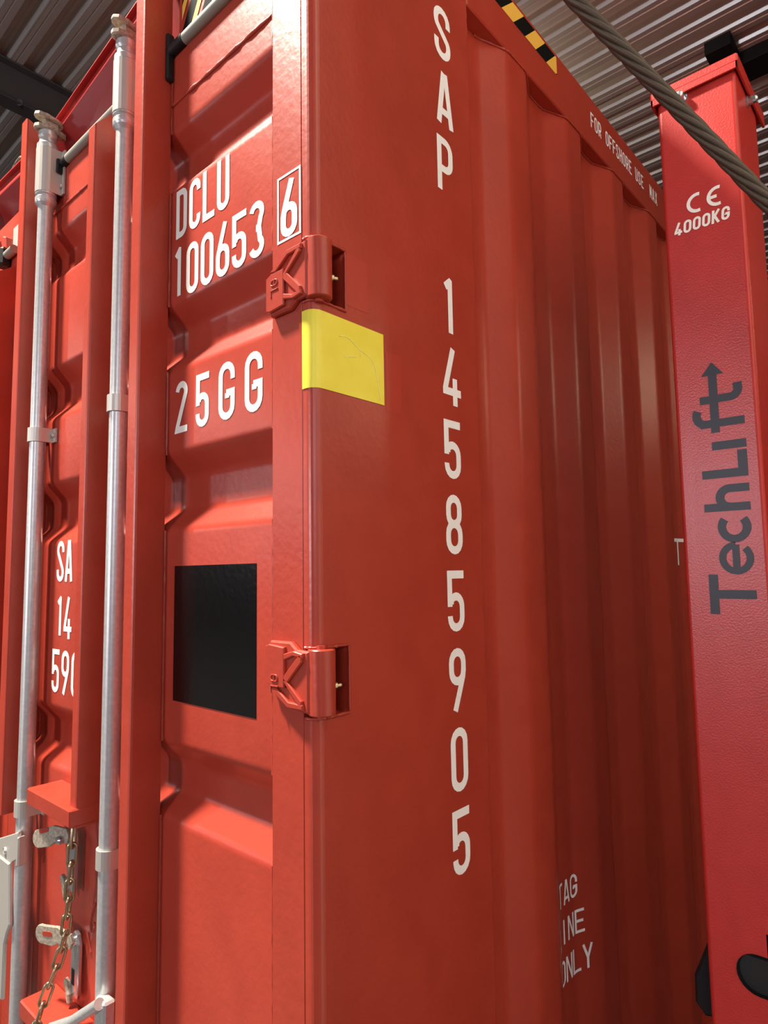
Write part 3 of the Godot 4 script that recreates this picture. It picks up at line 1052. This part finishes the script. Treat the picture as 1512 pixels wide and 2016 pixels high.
func doors() -> void:
	var door := Node3D.new()
	door.name = "door"
	cnt.add_child(door, true)
	door_sheet(-1.205, -0.09, door)
	var st := mk()
	box(st, Vector3(-0.1007, -0.05, -0.05), Vector3(-0.0262, 2.575, 0.0008), 0.0008)
	put("frame", st, M.container_paint, door)
	st = mk()
	box(st, Vector3(-1.212, -0.05, -0.05), Vector3(-1.13, 2.575, 0.002), 0.003)
	put("frame", st, M.container_paint, door)
	stiffener(-0.481, -0.442, -0.04, 2.78, 2.78, door)
	stiffener(-0.696, -0.663, 0.945, 2.485, 2.560, door)
	stiffener(-1.126, -1.085, 0.875, 2.715, 2.69, door)
	hinge(1.943, 1.0, door)
	hinge(1.297, -1.0, door)
	# weld beads: down the panel's right edge, down the stiffener, across the top plate
	var y := 2.565
	for t in TROUGH:
		bead("weld_bead", [Vector3(-0.1022, y, -0.002), Vector3(-0.1022, t[0], -0.002)], 0.0028, door, M.container_paint, int(y * 100))
		bead("weld_bead", [Vector3(-0.4405, y, ZP), Vector3(-0.4405, t[0], ZP)], 0.0034, door, M.container_paint, int(y * 100) + 1)
		y = t[1]
	bead("weld_bead", [Vector3(-0.1022, y, -0.002), Vector3(-0.1022, 0.0, -0.002)], 0.0028, door, M.container_paint, 3)
	bead("weld_bead", [Vector3(-0.4405, y, ZP), Vector3(-0.4405, 0.3, ZP)], 0.0034, door, M.container_paint, 4)
	bead("weld_bead", [Vector3(-1.08, 2.445, ZP), Vector3(-0.1, 2.445, ZP)], 0.0042, door, M.container_paint, 2)
	# two shelf plates that frame the lock handle recess
	for yy in [0.985, 0.533]:
		st = mk()
		box(st, Vector3(-0.888, yy - 0.036, -0.004), Vector3(-0.61 if yy < 0.7 else -0.66, yy, 0.075), 0.003)
		put("shelf_plate", st, M.container_paint, door)
	# grey seal tubes with black ends along the door top
	for rr in [[-0.385, -0.02, -0.4415, true], [-0.955, -0.488, -0.985, false]]:
		st = mk()
		var c := Vector3(0, 2.566, 0.0)
		tube(st, [c + Vector3(rr[0], 0, 0), c + Vector3(rr[1], 0, 0)], 0.0125, 16)
		var tb := put("seal_tube", st, M.grey_tube, door, "grey tube with a black end along the door top")
		st = mk()
		tube(st, [c + Vector3(rr[2], 0, 0), c + Vector3(rr[0], 0, 0)], 0.0135, 14)
		if rr[3]:
			box(st, Vector3(-0.4425, 2.497, -0.004), Vector3(-0.433, 2.605, 0.014), 0.004)
		else:
			box(st, Vector3(-0.992, 2.535, -0.004), Vector3(-0.984, 2.575, 0.018), 0.003)
		put("end_cap", st, M.black_rubber, tb)
	lock_rod(-0.580, true, door)
	lock_rod(-1.018, false, door)
	# embossed curl on the panel between the bars
	st = mk()
	tube(st, [Vector3(-0.700, 0.765, ZP), Vector3(-0.712, 0.745, ZP), Vector3(-0.722, 0.72, ZP), Vector3(-0.718, 0.70, ZP), Vector3(-0.706, 0.705, ZP), Vector3(-0.702, 0.725, ZP)], 0.003, 6)
	put("weld_mark", st, M.container_paint, door)
	st = mk()
	tube(st, [Vector3(-0.735, 0.695, ZP), Vector3(-0.726, 0.675, ZP), Vector3(-0.716, 0.66, ZP)], 0.0035, 6)
	put("weld_mark", st, M.container_paint, door)
	# handle catches
	for c in [[Vector3(-0.778, 0.895, 0.0), 0.30, 0.012], [Vector3(-0.764, 0.680, 0.0), -0.05, 0.004]]:
		var o: Vector3 = c[0]
		st = mk()
		prism(st, [Vector2(-0.018, -0.118), Vector2(0.014, -0.122), Vector2(0.018, -0.112), Vector2(0.020, -0.01), Vector2(0.012, 0.008), Vector2(-0.004, 0.012), Vector2(-0.018, 0.0)], 0.008, Transform3D(Basis(), o + Vector3(0, 0, c[2])), 0.002)
		var pl := put("handle_catch", st, M.bright_steel, door)
		st = mk()
		prism(st, [Vector2(-0.010, -0.098), Vector2(0.002, -0.098), Vector2(0.002, -0.066), Vector2(-0.010, -0.066)], 0.0012, Transform3D(Basis(), o + Vector3(0, 0, c[2] + 0.0076)), 0.0)
		put("slot", st, M.dark_hole, pl)
		st = mk()
		var tongue := [Vector2(-0.012, -0.016), Vector2(0.014, -0.014), Vector2(0.02, 0.0), Vector2(0.012, 0.016), Vector2(-0.03, 0.022), Vector2(-0.075, 0.014)] + arc(Vector2(-0.082, -0.006), 0.02, 100, 265, 6) + [Vector2(-0.045, -0.022), Vector2(-0.025, -0.012)]
		prism(st, tongue, 0.006, Transform3D(Basis(Vector3(0, 0, 1), c[1] * 0.5) * Basis(Vector3(0, 1, 0), 0.25), o + Vector3(0, 0.0, 0.022 + c[2])), 0.0015)
		put("tongue", st, M.cast_steel, pl)
		st = mk()
		prism(st, arc(Vector2(0, 0), 0.005, 90, 270, 5) + arc(Vector2(0.022, 0.004), 0.005, -90, 90, 5), 0.001, Transform3D(Basis(Vector3(0, 0, 1), c[1] * 0.5) * Basis(Vector3(0, 1, 0), 0.25), o + Vector3(-0.068, 0.0, 0.0455 + c[2])), 0.0)
		put("slot", st, M.container_paint, pl)
		st = mk()
		lathe(st, [Vector2(0, 0.04), Vector2(0.006, 0.039), Vector2(0.009, 0.035), Vector2(0.009, 0.0)], Transform3D(Basis(Vector3.RIGHT, PI / 2), o + Vector3(0.0, -0.006, c[2])), 14)
		put("pivot", st, M.bright_steel, pl)
		st = mk()
		prism(st, [Vector2(-0.034, -0.094), Vector2(-0.022, -0.098), Vector2(-0.008, -0.118), Vector2(-0.006, -0.135), Vector2(-0.014, -0.14), Vector2(-0.022, -0.125), Vector2(-0.026, -0.112), Vector2(-0.036, -0.108)], 0.01, Transform3D(Basis(), o + Vector3(0, 0, c[2] + 0.006)), 0.003)
		put("latch_tip", st, M.cast_steel, pl)
	# lock handle on the left bar and on the right bar
	st = mk()
	prism(st, [Vector2(-1.13, 0.730), Vector2(-0.985, 0.797), Vector2(-0.988, 0.857), Vector2(-1.13, 0.806)], 0.007, Transform3D(Basis(), Vector3(0, 0, 0.047)), 0.002)
	prism(st, [Vector2(-0.995, 0.775), Vector2(-0.980, 0.782), Vector2(-0.979, 0.848), Vector2(-0.990, 0.846)], 0.014, Transform3D(Basis(), Vector3(0, 0, 0.042)), 0.003)
	var hub := put("handle_hub", st, M.zinc_plate, door)
	st = mk()
	lathe(st, [Vector2(0.0, 0.0035), Vector2(0.003, 0.0035), Vector2(0.004, 0.002), Vector2(0.0075, 0.0035), Vector2(0.009, 0.0)], Transform3D(Basis(Vector3.RIGHT, PI / 2), Vector3(-1.066, 0.795, 0.054)), 12)
	put("rivet", st, M.zinc_plate, hub)
	st = mk()
	prism(st, [Vector2(-1.14, 0.775), Vector2(-1.030, 0.775), Vector2(-1.014, 0.64), Vector2(-1.032, 0.615), Vector2(-1.045, 0.585), Vector2(-1.047, 0.46), Vector2(-1.075, 0.45), Vector2(-1.14, 0.43)], 0.008, Transform3D(Basis(), Vector3(0, 0, 0.050)), 0.003)
	put("handle", st, M.zinc_plate, hub)
	st = mk()
	tube(st, [Vector3(-0.546, 0.654, 0.058), Vector3(-0.640, 0.588, 0.066), Vector3(-0.72, 0.545, 0.075)], 0.0105, 12)
	box(st, Vector3(-0.575, 0.60, 0.03), Vector3(-0.535, 0.655, 0.054), 0.004)
	put("handle", st, M.galvanised, door)
	# left door: its sheet, the nearest stiffener and bar
	var d2 := Node3D.new()
	d2.name = "door"
	cnt.add_child(d2, true)
	door_sheet(-2.41, -1.225, d2)
	stiffener(-1.342, -1.301, -0.04, 2.345, 2.390, d2)
	lock_rod(-1.56, false, d2)
	st = mk()
	tube(st, [Vector3(-1.362, 2.437, 0.010), Vector3(-1.302, 2.437, 0.010)], 0.0125, 14)
	var tb := put("seal_tube", st, M.grey_tube, d2, "grey tube with a black end along the door top")
	st = mk()
	box(st, Vector3(-1.405, 2.405, -0.003), Vector3(-1.360, 2.462, 0.028), 0.006)
	put("end_cap", st, M.black_rubber, tb)
	st = mk()
	box(st, Vector3(-1.345, 2.452, -0.003), Vector3(-1.303, 2.520, 0.001), 0.001)
	put("pale_plate", st, M.zinc_plate, d2)  # pale plate drawn for a bright white sliver
	st = mk()
	prism(st, [Vector2(-1.372, 2.455), Vector2(-1.345, 2.452), Vector2(-1.350, 2.488), Vector2(-1.368, 2.498), Vector2(-1.45, 2.512), Vector2(-1.45, 2.497), Vector2(-1.385, 2.482)], 0.022, Transform3D(Basis(), Vector3(0, 0, 0.0)), 0.004)
	put("cam_keeper", st, M.container_paint, d2)

func lettering(sp: Array) -> void:
	var on_panel := func(u: float, v: float) -> Vector3: return Vector3(u, v, ZP + 0.0008)
	var on_frame := func(u: float, v: float) -> Vector3: return Vector3(u, v, 0.0015)
	var on_post := func(u: float, v: float) -> Vector3: return Vector3(0.0007, v, u)
	var on_rail := func(u: float, v: float) -> Vector3: return Vector3(0.0007, v, u)
	var F := Vector3(0, 0, 1)
	var S := Vector3(1, 0, 0)
	var o := lettering_node(cnt, "white number lettering on the door")
	var W := M.white_print as Material
	for q in [["DCLU", -0.4155, 2.142, 0.040, 0.103, 0.0128, 0.0482], ["1", -0.421, 2.020, 0.034, 0.104, 0.0125, 0.05], ["00653", -0.375, 2.012, 0.0430, 0.104, 0.0128, 0.0512],
			["2", -0.408, 1.738, 0.0435, 0.103, 0.013, 0.05], ["5", -0.335, 1.738, 0.0435, 0.103, 0.013, 0.05], ["GG", -0.2605, 1.738, 0.050, 0.107, 0.013, 0.0795],
			["SA", -0.955, 1.449, 0.042, 0.101, 0.0125, 0.049], ["1", -0.947, 1.318, 0.036, 0.097, 0.0125, 0.049], ["4", -0.905, 1.312, 0.045, 0.100, 0.0125, 0.049], ["590", -0.966, 1.180, 0.043, 0.104, 0.0125, 0.056]]:
		write(o, W, q[0], q[1], q[2], q[3], q[4], q[5], q[6], on_panel, F)
	write(o, W, "6", -0.078, 2.016, 0.042, 0.099, 0.0135, 0.05, on_frame, F)
	var st := mk()
	print_glyph(st, [[Vector2(-0.0850, 2.013), Vector2(-0.0850, 2.126), Vector2(-0.0290, 2.126), Vector2(-0.0290, 2.013), Vector2(-0.0850, 2.013)]], 0.0042, on_frame, F)
	put("check_box", st, M.white_print, o)
	# the vertical number down the corner post: one character below the other
	o = lettering_node(cnt, "white number lettering down the corner post")
	W = M.pale_print
	var chars := "SAP"
	for i in 3:
		write(o, W, chars[i], 0.0, 0.0, 0.057 if i < 2 else 0.054, 0.117, 0.0155, 0.0, func(u: float, v: float) -> Vector3: return on_post.call(-0.341 - u - (0.003 if i == 1 else 0.0), v + 2.530 - 0.1475 * i), S)
	chars = "14585905"
	for i in 8:
		var w := 0.043 if chars[i] == "1" else (0.061 if chars[i] == "4" else 0.055)
		write(o, W, chars[i], 0.0, 0.0, w, 0.117, 0.0155, 0.0, func(u: float, v: float) -> Vector3: return on_post.call(-0.342 - u - (0.006 if i == 0 else 0.0) + 0.0008 * i, v + 1.9370 - 0.1483 * i), S)
	o = lettering_node(cnt, "small white lettering along the top rail")
	var rail := func(u: float, v: float) -> Vector3: return on_rail.call(-u, v)
	write(o, W, "FOR OFFSHORE USE  MAX", 1.134, 2.791, 0.0215, 0.049, 0.0058, 0.0279, rail, S)
	o = lettering_node(cnt, "small white lettering across the side corrugations")
	var corr := func(u: float, v: float) -> Vector3: return Vector3(side_x(sp, -u) + 0.0012, v, -u)
	write(o, W, "TAG", 0.794, 0.656, 0.030, 0.055, 0.0066, 0.0355, corr, S, true)
	write(o, W, "LINE", 0.775, 0.570, 0.030, 0.055, 0.0066, 0.0355, corr, S, true)
	write(o, W, "ONLY", 0.794, 0.482, 0.031, 0.057, 0.0066, 0.0360, corr, S, true)
	write(o, W, "TA", 1.795, 1.468, 0.075, 0.098, 0.0125, 0.095, corr, S, true)
	# black square on the door
	st = mk()
	box(st, Vector3(-0.4025, 1.224, ZP), Vector3(-0.147, 1.478, ZP + 0.0009), 0.0)
	put("black_decal", st, M.black_film, cnt, "glossy black square stuck on the door")
	# yellow film wrapped round the post
	st = mk()
	var n := 30
	for i in n:
		for j in 6:
			var q := []
			for k in [[0, 0], [1, 0], [1, 1], [0, 1]]:
				var s: float = 0.184 * (i + k[0]) / n
				var v: float = 1.7505 + 0.1275 * (j + k[1]) / 6.0
				q.append(post_at(s, v, 0.0011))
			quad(st, q[0], q[1], q[2], q[3], Vector3(1, 0, 0.6), 1)
	var tp := put("yellow_tape", st, M.yellow_film, cnt, "yellow tape patch wrapped round the corner post")
	st = mk()
	var w1 := []
	for v in [Vector2(0.075, 1.846), Vector2(0.087, 1.849), Vector2(0.098, 1.848), Vector2(0.110, 1.842), Vector2(0.122, 1.835), Vector2(0.135, 1.832), Vector2(0.150, 1.826), Vector2(0.160, 1.815), Vector2(0.165, 1.795), Vector2(0.170, 1.772), Vector2(0.174, 1.758)]:
		w1.append(post_at(v.x, v.y, 0.0012))
	tube(st, w1, 0.0009, 6, false, 0.4, 4)
	put("crease", st, M.pale_yellow, tp)
	st = mk()
	tube(st, [post_at(0.084, 1.818, 0.0011), post_at(0.089, 1.813, 0.0012), post_at(0.097, 1.817, 0.0012), post_at(0.114, 1.820, 0.0010)], 0.0009, 6)
	put("crease", st, M.pale_yellow, tp)
	st = mk()
	tube(st, [post_at(0.122, 1.835, 0.0011), post_at(0.125, 1.823, 0.0010)], 0.0008, 6)
	put("crease", st, M.pale_yellow, tp)
	# paler patches where older stickers have come off
	for r in [[0.066, 0.145, 1.905, 1.995], [0.19, 0.232, 1.742, 1.850]]:
		var q := []
		for k in [[0, 2], [1, 2], [1, 3], [0, 3]]:
			q.append(post_at(r[k[0]], r[k[1]], 0.0004))
		if r[0] < 0.1:
			for i in 4:
				q[i].z = minf(q[i].z, -0.073)
		st = mk()
		quad(st, q[0], q[1], q[2], q[3], S)
		put("sticker_mark", st, M.faded_paint, cnt, "faint paler patch left by a sticker")

# ------------------------------------------------------------------ things round the container
func chain() -> void:
	var t := thing("chain", "slim steel chain hanging from the upper handle catch between the two locking bars", "chain", Vector3(-0.73, 0.5, 0.05))
	var path := [Vector3(-0.742, 0.926, 0.030), Vector3(-0.700, 0.895, 0.05), Vector3(-0.702, 0.862, 0.05), Vector3(-0.709, 0.79, 0.05), Vector3(-0.719, 0.726, 0.05), Vector3(-0.736, 0.67, 0.052), Vector3(-0.750, 0.593, 0.076), Vector3(-0.762, 0.52, 0.092), Vector3(-0.768, 0.47, 0.093), Vector3(-0.770, 0.40, 0.092)]
	path[0] = Vector3(-0.706, 0.935, 0.045)
	var cv := Curve3D.new()
	for p in path:
		cv.add_point(p)
	var pitch := 0.0365
	var len_ := cv.get_baked_length()
	var n := int(len_ / pitch)
	for i in n:
		var a := cv.sample_baked(i * pitch)
		var b := cv.sample_baked((i + 1) * pitch)
		var y := (b - a).normalized()
		var side := Vector3(0.62, 0, -0.78) if i % 2 else Vector3(0.70, 0.0, 0.71)
		side = (side - y * side.dot(y)).normalized()
		var c := (a + b) / 2.0
		var pts := []
		for k in 9:
			var an := PI * k / 8.0
			pts.append(c + side * cos(an) * 0.0085 + y * (0.0145 + sin(an) * 0.0085))
		for k in 9:
			var an := PI + PI * k / 8.0
			pts.append(c + side * cos(an) * 0.0085 + y * (-0.0145 + sin(an) * 0.0085))
		for k in pts.size():
			pts[k] -= t.position
		var st := mk()
		tube(st, pts, 0.0031, 8, true)
		put("link", st, M.chain_steel, t)

func rope(called: String, label: String, path: Array, d: float, lay: float, strands := 6) -> void:
	var cv := Curve3D.new()
	cv.bake_interval = 0.01
	for i in path.size():
		var m: Vector3 = (path[mini(i + 1, path.size() - 1)] - path[maxi(i - 1, 0)]) / 6.0
		cv.add_point(path[i], -m, m)
	var total := cv.get_baked_length()
	var t := thing(called, label, "rope", cv.sample_baked(total / 2.0))
	var n := int(total / 0.006)
	var dirn: Vector3 = (path[path.size() - 1] - path[0]).normalized()
	var s := dirn.cross(Vector3.UP).normalized()
	var u := s.cross(dirn).normalized()
	for k in strands:
		var p := []
		for i in n + 1:
			var f := float(i) / n
			var an := TAU * (k / float(strands) + f * total / lay)
			p.append(cv.sample_baked(f * total, true) + (s * cos(an) + u * sin(an)) * d * 0.31 - t.position)
		var st := mk()
		tube(st, p, d * 0.185, 8)
		put("strand", st, M.rope_steel, t)
	var st := mk()
	var cp := []
	for i in 17:
		cp.append(cv.sample_baked(total * i / 16.0, true) - t.position)
	tube(st, cp, d * 0.2, 8)
	put("core", st, M.rope_steel, t)

func lifting_column() -> void:
	var t := thing("lifting_column", "tall red steel lifting column with dark blue lettering and a bolted cap", "lift column", Vector3(0.397, 0, -0.79))
	var o := t.position
	var st := mk()
	var xl := 0.3225 - o.x
	var xr := 0.4725 - o.x
	var zf := -0.70 - o.z
	var zb := -0.885 - o.z
	# body with rounded edges; a slotted opening is cut in its face below
	var out := []
	for c in [[xr, zf, 90, 0, -1, -1], [xr, zb, 0, -90, -1, 1], [xl, zb, -90, -180, 1, 1], [xl, zf, 180, 90, 1, -1]]:
		out += arc(Vector2(c[0] + c[4] * 0.008, c[1] + c[5] * 0.008), 0.008, c[2], c[3], 4)
	column(st, out, 0.80, 2.45)
	column(st, out, FLOOR + 0.05, 0.62)
	# the stretch with the opening: sides, back, and a face with a hole
	var open := arc(Vector2(0.408 - o.x, 0.7235), 0.0355, 90, 270, 12) + arc(Vector2(0.430 - o.x, 0.7235), 0.0355, -90, 90, 12)
	var y0 := 0.62
	var y1 := 0.80
	var m := out.size()
	for i in m:
		var a: Vector2 = out[i]
		var b: Vector2 = out[(i + 1) % m]
		if absf(a.x - b.x) > 0.05 and absf(a.y - zf) < 0.0005:
			continue
		quad(st, Vector3(a.x, y0, a.y), Vector3(b.x, y0, b.y), Vector3(b.x, y1, b.y), Vector3(a.x, y1, a.y), Vector3(a.x + b.x, 0, a.y + b.y))
	var face := PackedVector2Array([Vector2(xl + 0.008, y0), Vector2(0.425 - o.x, y0)])
	for half in 2:
		var p := []
		if half == 0:
			p = [Vector2(0.425 - o.x, y0), Vector2(xl + 0.008, y0), Vector2(xl + 0.008, y1), Vector2(0.425 - o.x, y1)] + [Vector2(0.425 - o.x, 0.7590)] + arc(Vector2(0.408 - o.x, 0.7235), 0.0355, 90, 270, 12) + [Vector2(0.425 - o.x, 0.6880)]
		else:
			p = [Vector2(0.425 - o.x, y1), Vector2(xr - 0.008, y1), Vector2(xr - 0.008, y0), Vector2(0.425 - o.x, y0)] + [Vector2(0.425 - o.x, 0.6880)] + arc(Vector2(0.430 - o.x, 0.7235), 0.0355, -90, 90, 12) + [Vector2(0.425 - o.x, 0.7590)]
		var pp := PackedVector2Array(p)
		var idx := Geometry2D.triangulate_polygon(pp)
		for k in range(0, idx.size(), 3):
			tri(st, Vector3(pp[idx[k]].x, pp[idx[k]].y, zf), Vector3(pp[idx[k + 1]].x, pp[idx[k + 1]].y, zf), Vector3(pp[idx[k + 2]].x, pp[idx[k + 2]].y, zf), Vector3(0, 0, 1))
	put("body", st, M.column_paint, t)
	# lined opening
	st = mk()
	for i in open.size():
		var a: Vector2 = open[i]
		var b: Vector2 = open[(i + 1) % open.size()]
		quad(st, Vector3(a.x, a.y, zf + 0.002), Vector3(b.x, b.y, zf + 0.002), Vector3(b.x, b.y, zf - 0.03), Vector3(a.x, a.y, zf - 0.03), Vector3(0.425 - o.x - a.x, 0.7235 - a.y, 0))
	var slot := put("grip_slot", st, M.black_rubber, t)
	st = mk()
	box(st, Vector3(0.365 - o.x, 0.67, zf - 0.03), Vector3(0.47 - o.x, 0.751, zf - 0.010), 0.003)
	put("slot_plate", st, M.black_rubber, slot)
	# cap with lips
	st = mk()
	box(st, Vector3(xl - 0.010, 2.452, -0.93 - o.z), Vector3(xr + 0.008, 2.472, zf + 0.010), 0.003)
	for l in [[Vector3(xl - 0.010, 2.440, zf + 0.006), Vector3(xr + 0.008, 2.455, zf + 0.010)], [Vector3(xr + 0.003, 2.440, -0.93 - o.z), Vector3(xr + 0.008, 2.455, zf + 0.010)], [Vector3(xl - 0.010, 2.440, -0.93 - o.z), Vector3(xl - 0.005, 2.455, zf + 0.010)]]:
		box(st, l[0], l[1], 0.001)
	put("cap", st, M.column_paint, t)
	for b in [[Vector3(0.372 - o.x, 2.435, zf), Vector3(0, 0, 1)], [Vector3(xr, 2.425, -0.79 - o.z), Vector3(1, 0, 0)]]:
		st = mk()
		var xf := Transform3D(Basis(Quaternion(Vector3.UP, b[1])), b[0])
		lathe(st, [Vector2(0.0, 0.022), Vector2(0.004, 0.0215), Vector2(0.0075, 0.018), Vector2(0.0085, 0.013), Vector2(0.0085, 0.004), Vector2(0.012, 0.004), Vector2(0.012, 0.0)], xf, 16)
		put("bolt", st, M.bright_steel, t)
	# foot and the black arm that reaches towards the container
	st = mk()
	box(st, Vector3(xl - 0.08, FLOOR, -0.98 - o.z), Vector3(xr + 0.25, FLOOR + 0.06, zf + 0.12), 0.005)
	put("foot", st, M.column_paint, t)
	st = mk()
	prism(st, [Vector2(xl + 0.004, 0.765), Vector2(xl - 0.012, 0.725), Vector2(xl - 0.036, 0.665), Vector2(xl - 0.037, 0.615), Vector2(xl - 0.020, 0.595), Vector2(xl + 0.004, 0.60)], 0.06, Transform3D(Basis(), Vector3(0, 0, -0.79 - o.z)), 0.006)
	put("lifting_claw", st, M.dark_hole, t)
	# lettering
	var zt := zf + 0.0009
	var F := Vector3(0, 0, 1)
	var lt := lettering_node(t, "white lettering near the top of the column")
	var flat := func(u: float, v: float) -> Vector3: return Vector3(u - o.x, v, zt)
	st = mk()
	print_glyph(st, [arc(Vector2(0.3895, 2.2), 0.0175, 75, 285, 14)], 0.0068, flat, F)
	put("letter", st, M.white_print, lt)
	st = mk()
	print_glyph(st, [arc(Vector2(0.4275, 2.199), 0.0175, 75, 285, 14), [Vector2(0.4105, 2.199), Vector2(0.4255, 2.199)]], 0.0066, flat, F)
	put("letter", st, M.white_print, lt)
	var u := 0.3415
	for ch in "4000KG":
		var sh := []
		for g in glyph(ch, 0.0152, 0.027, 0.0048):
			var q := []
			for p in g:
				q.append(Vector2(u + p.x + p.y * 0.09, 2.1435 + p.y))
			sh.append(q)
		st = mk()
		print_glyph(st, sh, 0.0048, flat, F)
		put("letter", st, M.white_print, lt)
		u += 0.0178
	# name running up the column: text runs upwards, letter tops to the left
	lt = lettering_node(t, "dark blue lettering running up the column")
	var runs := func(a: float, b: float) -> Vector3: return Vector3(0.4475 - b - o.x, a, zt)
	var T := 0.0165
	var H := 0.081
	var X := 0.060
	var words := [
		[[Vector2(1.369, H - T / 2), Vector2(1.445, H - T / 2)], [Vector2(1.407, 0), Vector2(1.407, H)]],
		[[Vector2(1.4550, X / 2), Vector2(1.5015, X / 2)], arc(Vector2(1.476, X / 2), 0.0250, 0, 318, 24, X / 2 - 0.00625)],
		[arc(Vector2(1.5355, X / 2), 0.0225, 48, 312, 20, X / 2 - T / 2)],
		[[Vector2(1.5745, 0), Vector2(1.5745, H)], [Vector2(1.5745, X * 0.55)] + arc(Vector2(1.5925, X - T / 2 - 0.018), 0.018, 150, 0, 10) + [Vector2(1.6105, 0)]],
		[[Vector2(1.6400, H), Vector2(1.6400, T / 2), Vector2(1.683, T / 2)]],
		[[Vector2(1.6955, 0), Vector2(1.6955, X)]],
		[[Vector2(1.7405, 0), Vector2(1.7405, H - 0.010)] + arc(Vector2(1.7585, H - 0.0125), 0.018, 180, 55, 8, 0.0165),
			[Vector2(1.722, X - T / 2), Vector2(1.838, X - T / 2)],
			[Vector2(1.7890, H - 0.004), Vector2(1.7890, 0.022)] + arc(Vector2(1.8045, 0.0215), 0.0155, 180, 285, 8, 0.0135) + [Vector2(1.815, T * 0.52)]],
	]
	for i in words.size():
		st = mk()
		print_glyph(st, words[i], [0.0165, 0.0125, 0.0145, 0.0155, 0.0165, 0.0165, 0.0155][i], runs, F)
		put("letter", st, M.navy_print, lt)
	st = mk()
	tri(st, runs.call(1.8378, X - T / 2 + 0.020), runs.call(1.8378, X - T / 2 - 0.020), runs.call(1.864, X - T / 2), F)
	put("arrow_head", st, M.navy_print, lt)
	# the thing's origin goes down to the floor
	t.position.y = FLOOR
	for c in t.get_children():
		c.position.y -= FLOOR

func _ready() -> void:
	materials()
	light()
	hall()
	container()
	lifting_column()
	chain()
	rope("wire_rope", "thick brown steel wire rope crossing in front of the lifting column", [Vector3(-0.333, 3.502, 0.109), Vector3(-0.064, 3.052, -0.060), Vector3(0.192, 2.624, -0.221), Vector3(0.3201, 2.4103, -0.3018), Vector3(0.5523, 2.0217, -0.4481), Vector3(0.6684, 1.8274, -0.5212), Vector3(0.80, 1.50, -0.60), Vector3(0.88, 1.0, -0.64), Vector3(0.90, 0.4, -0.64), Vector3(0.90, -0.22, -0.62)], 0.0268, 0.23)
	rope("wire_rope", "twisted steel wire rope lying over the door header at the photo's left edge", [Vector3(-1.50, 2.76, -0.115), Vector3(-1.54, 2.85, -0.105), Vector3(-1.59, 2.90, -0.10), Vector3(-1.70, 2.875, -0.10), Vector3(-1.81, 2.84, -0.10), Vector3(-2.0, 2.775, -0.10)], 0.034, 0.14)
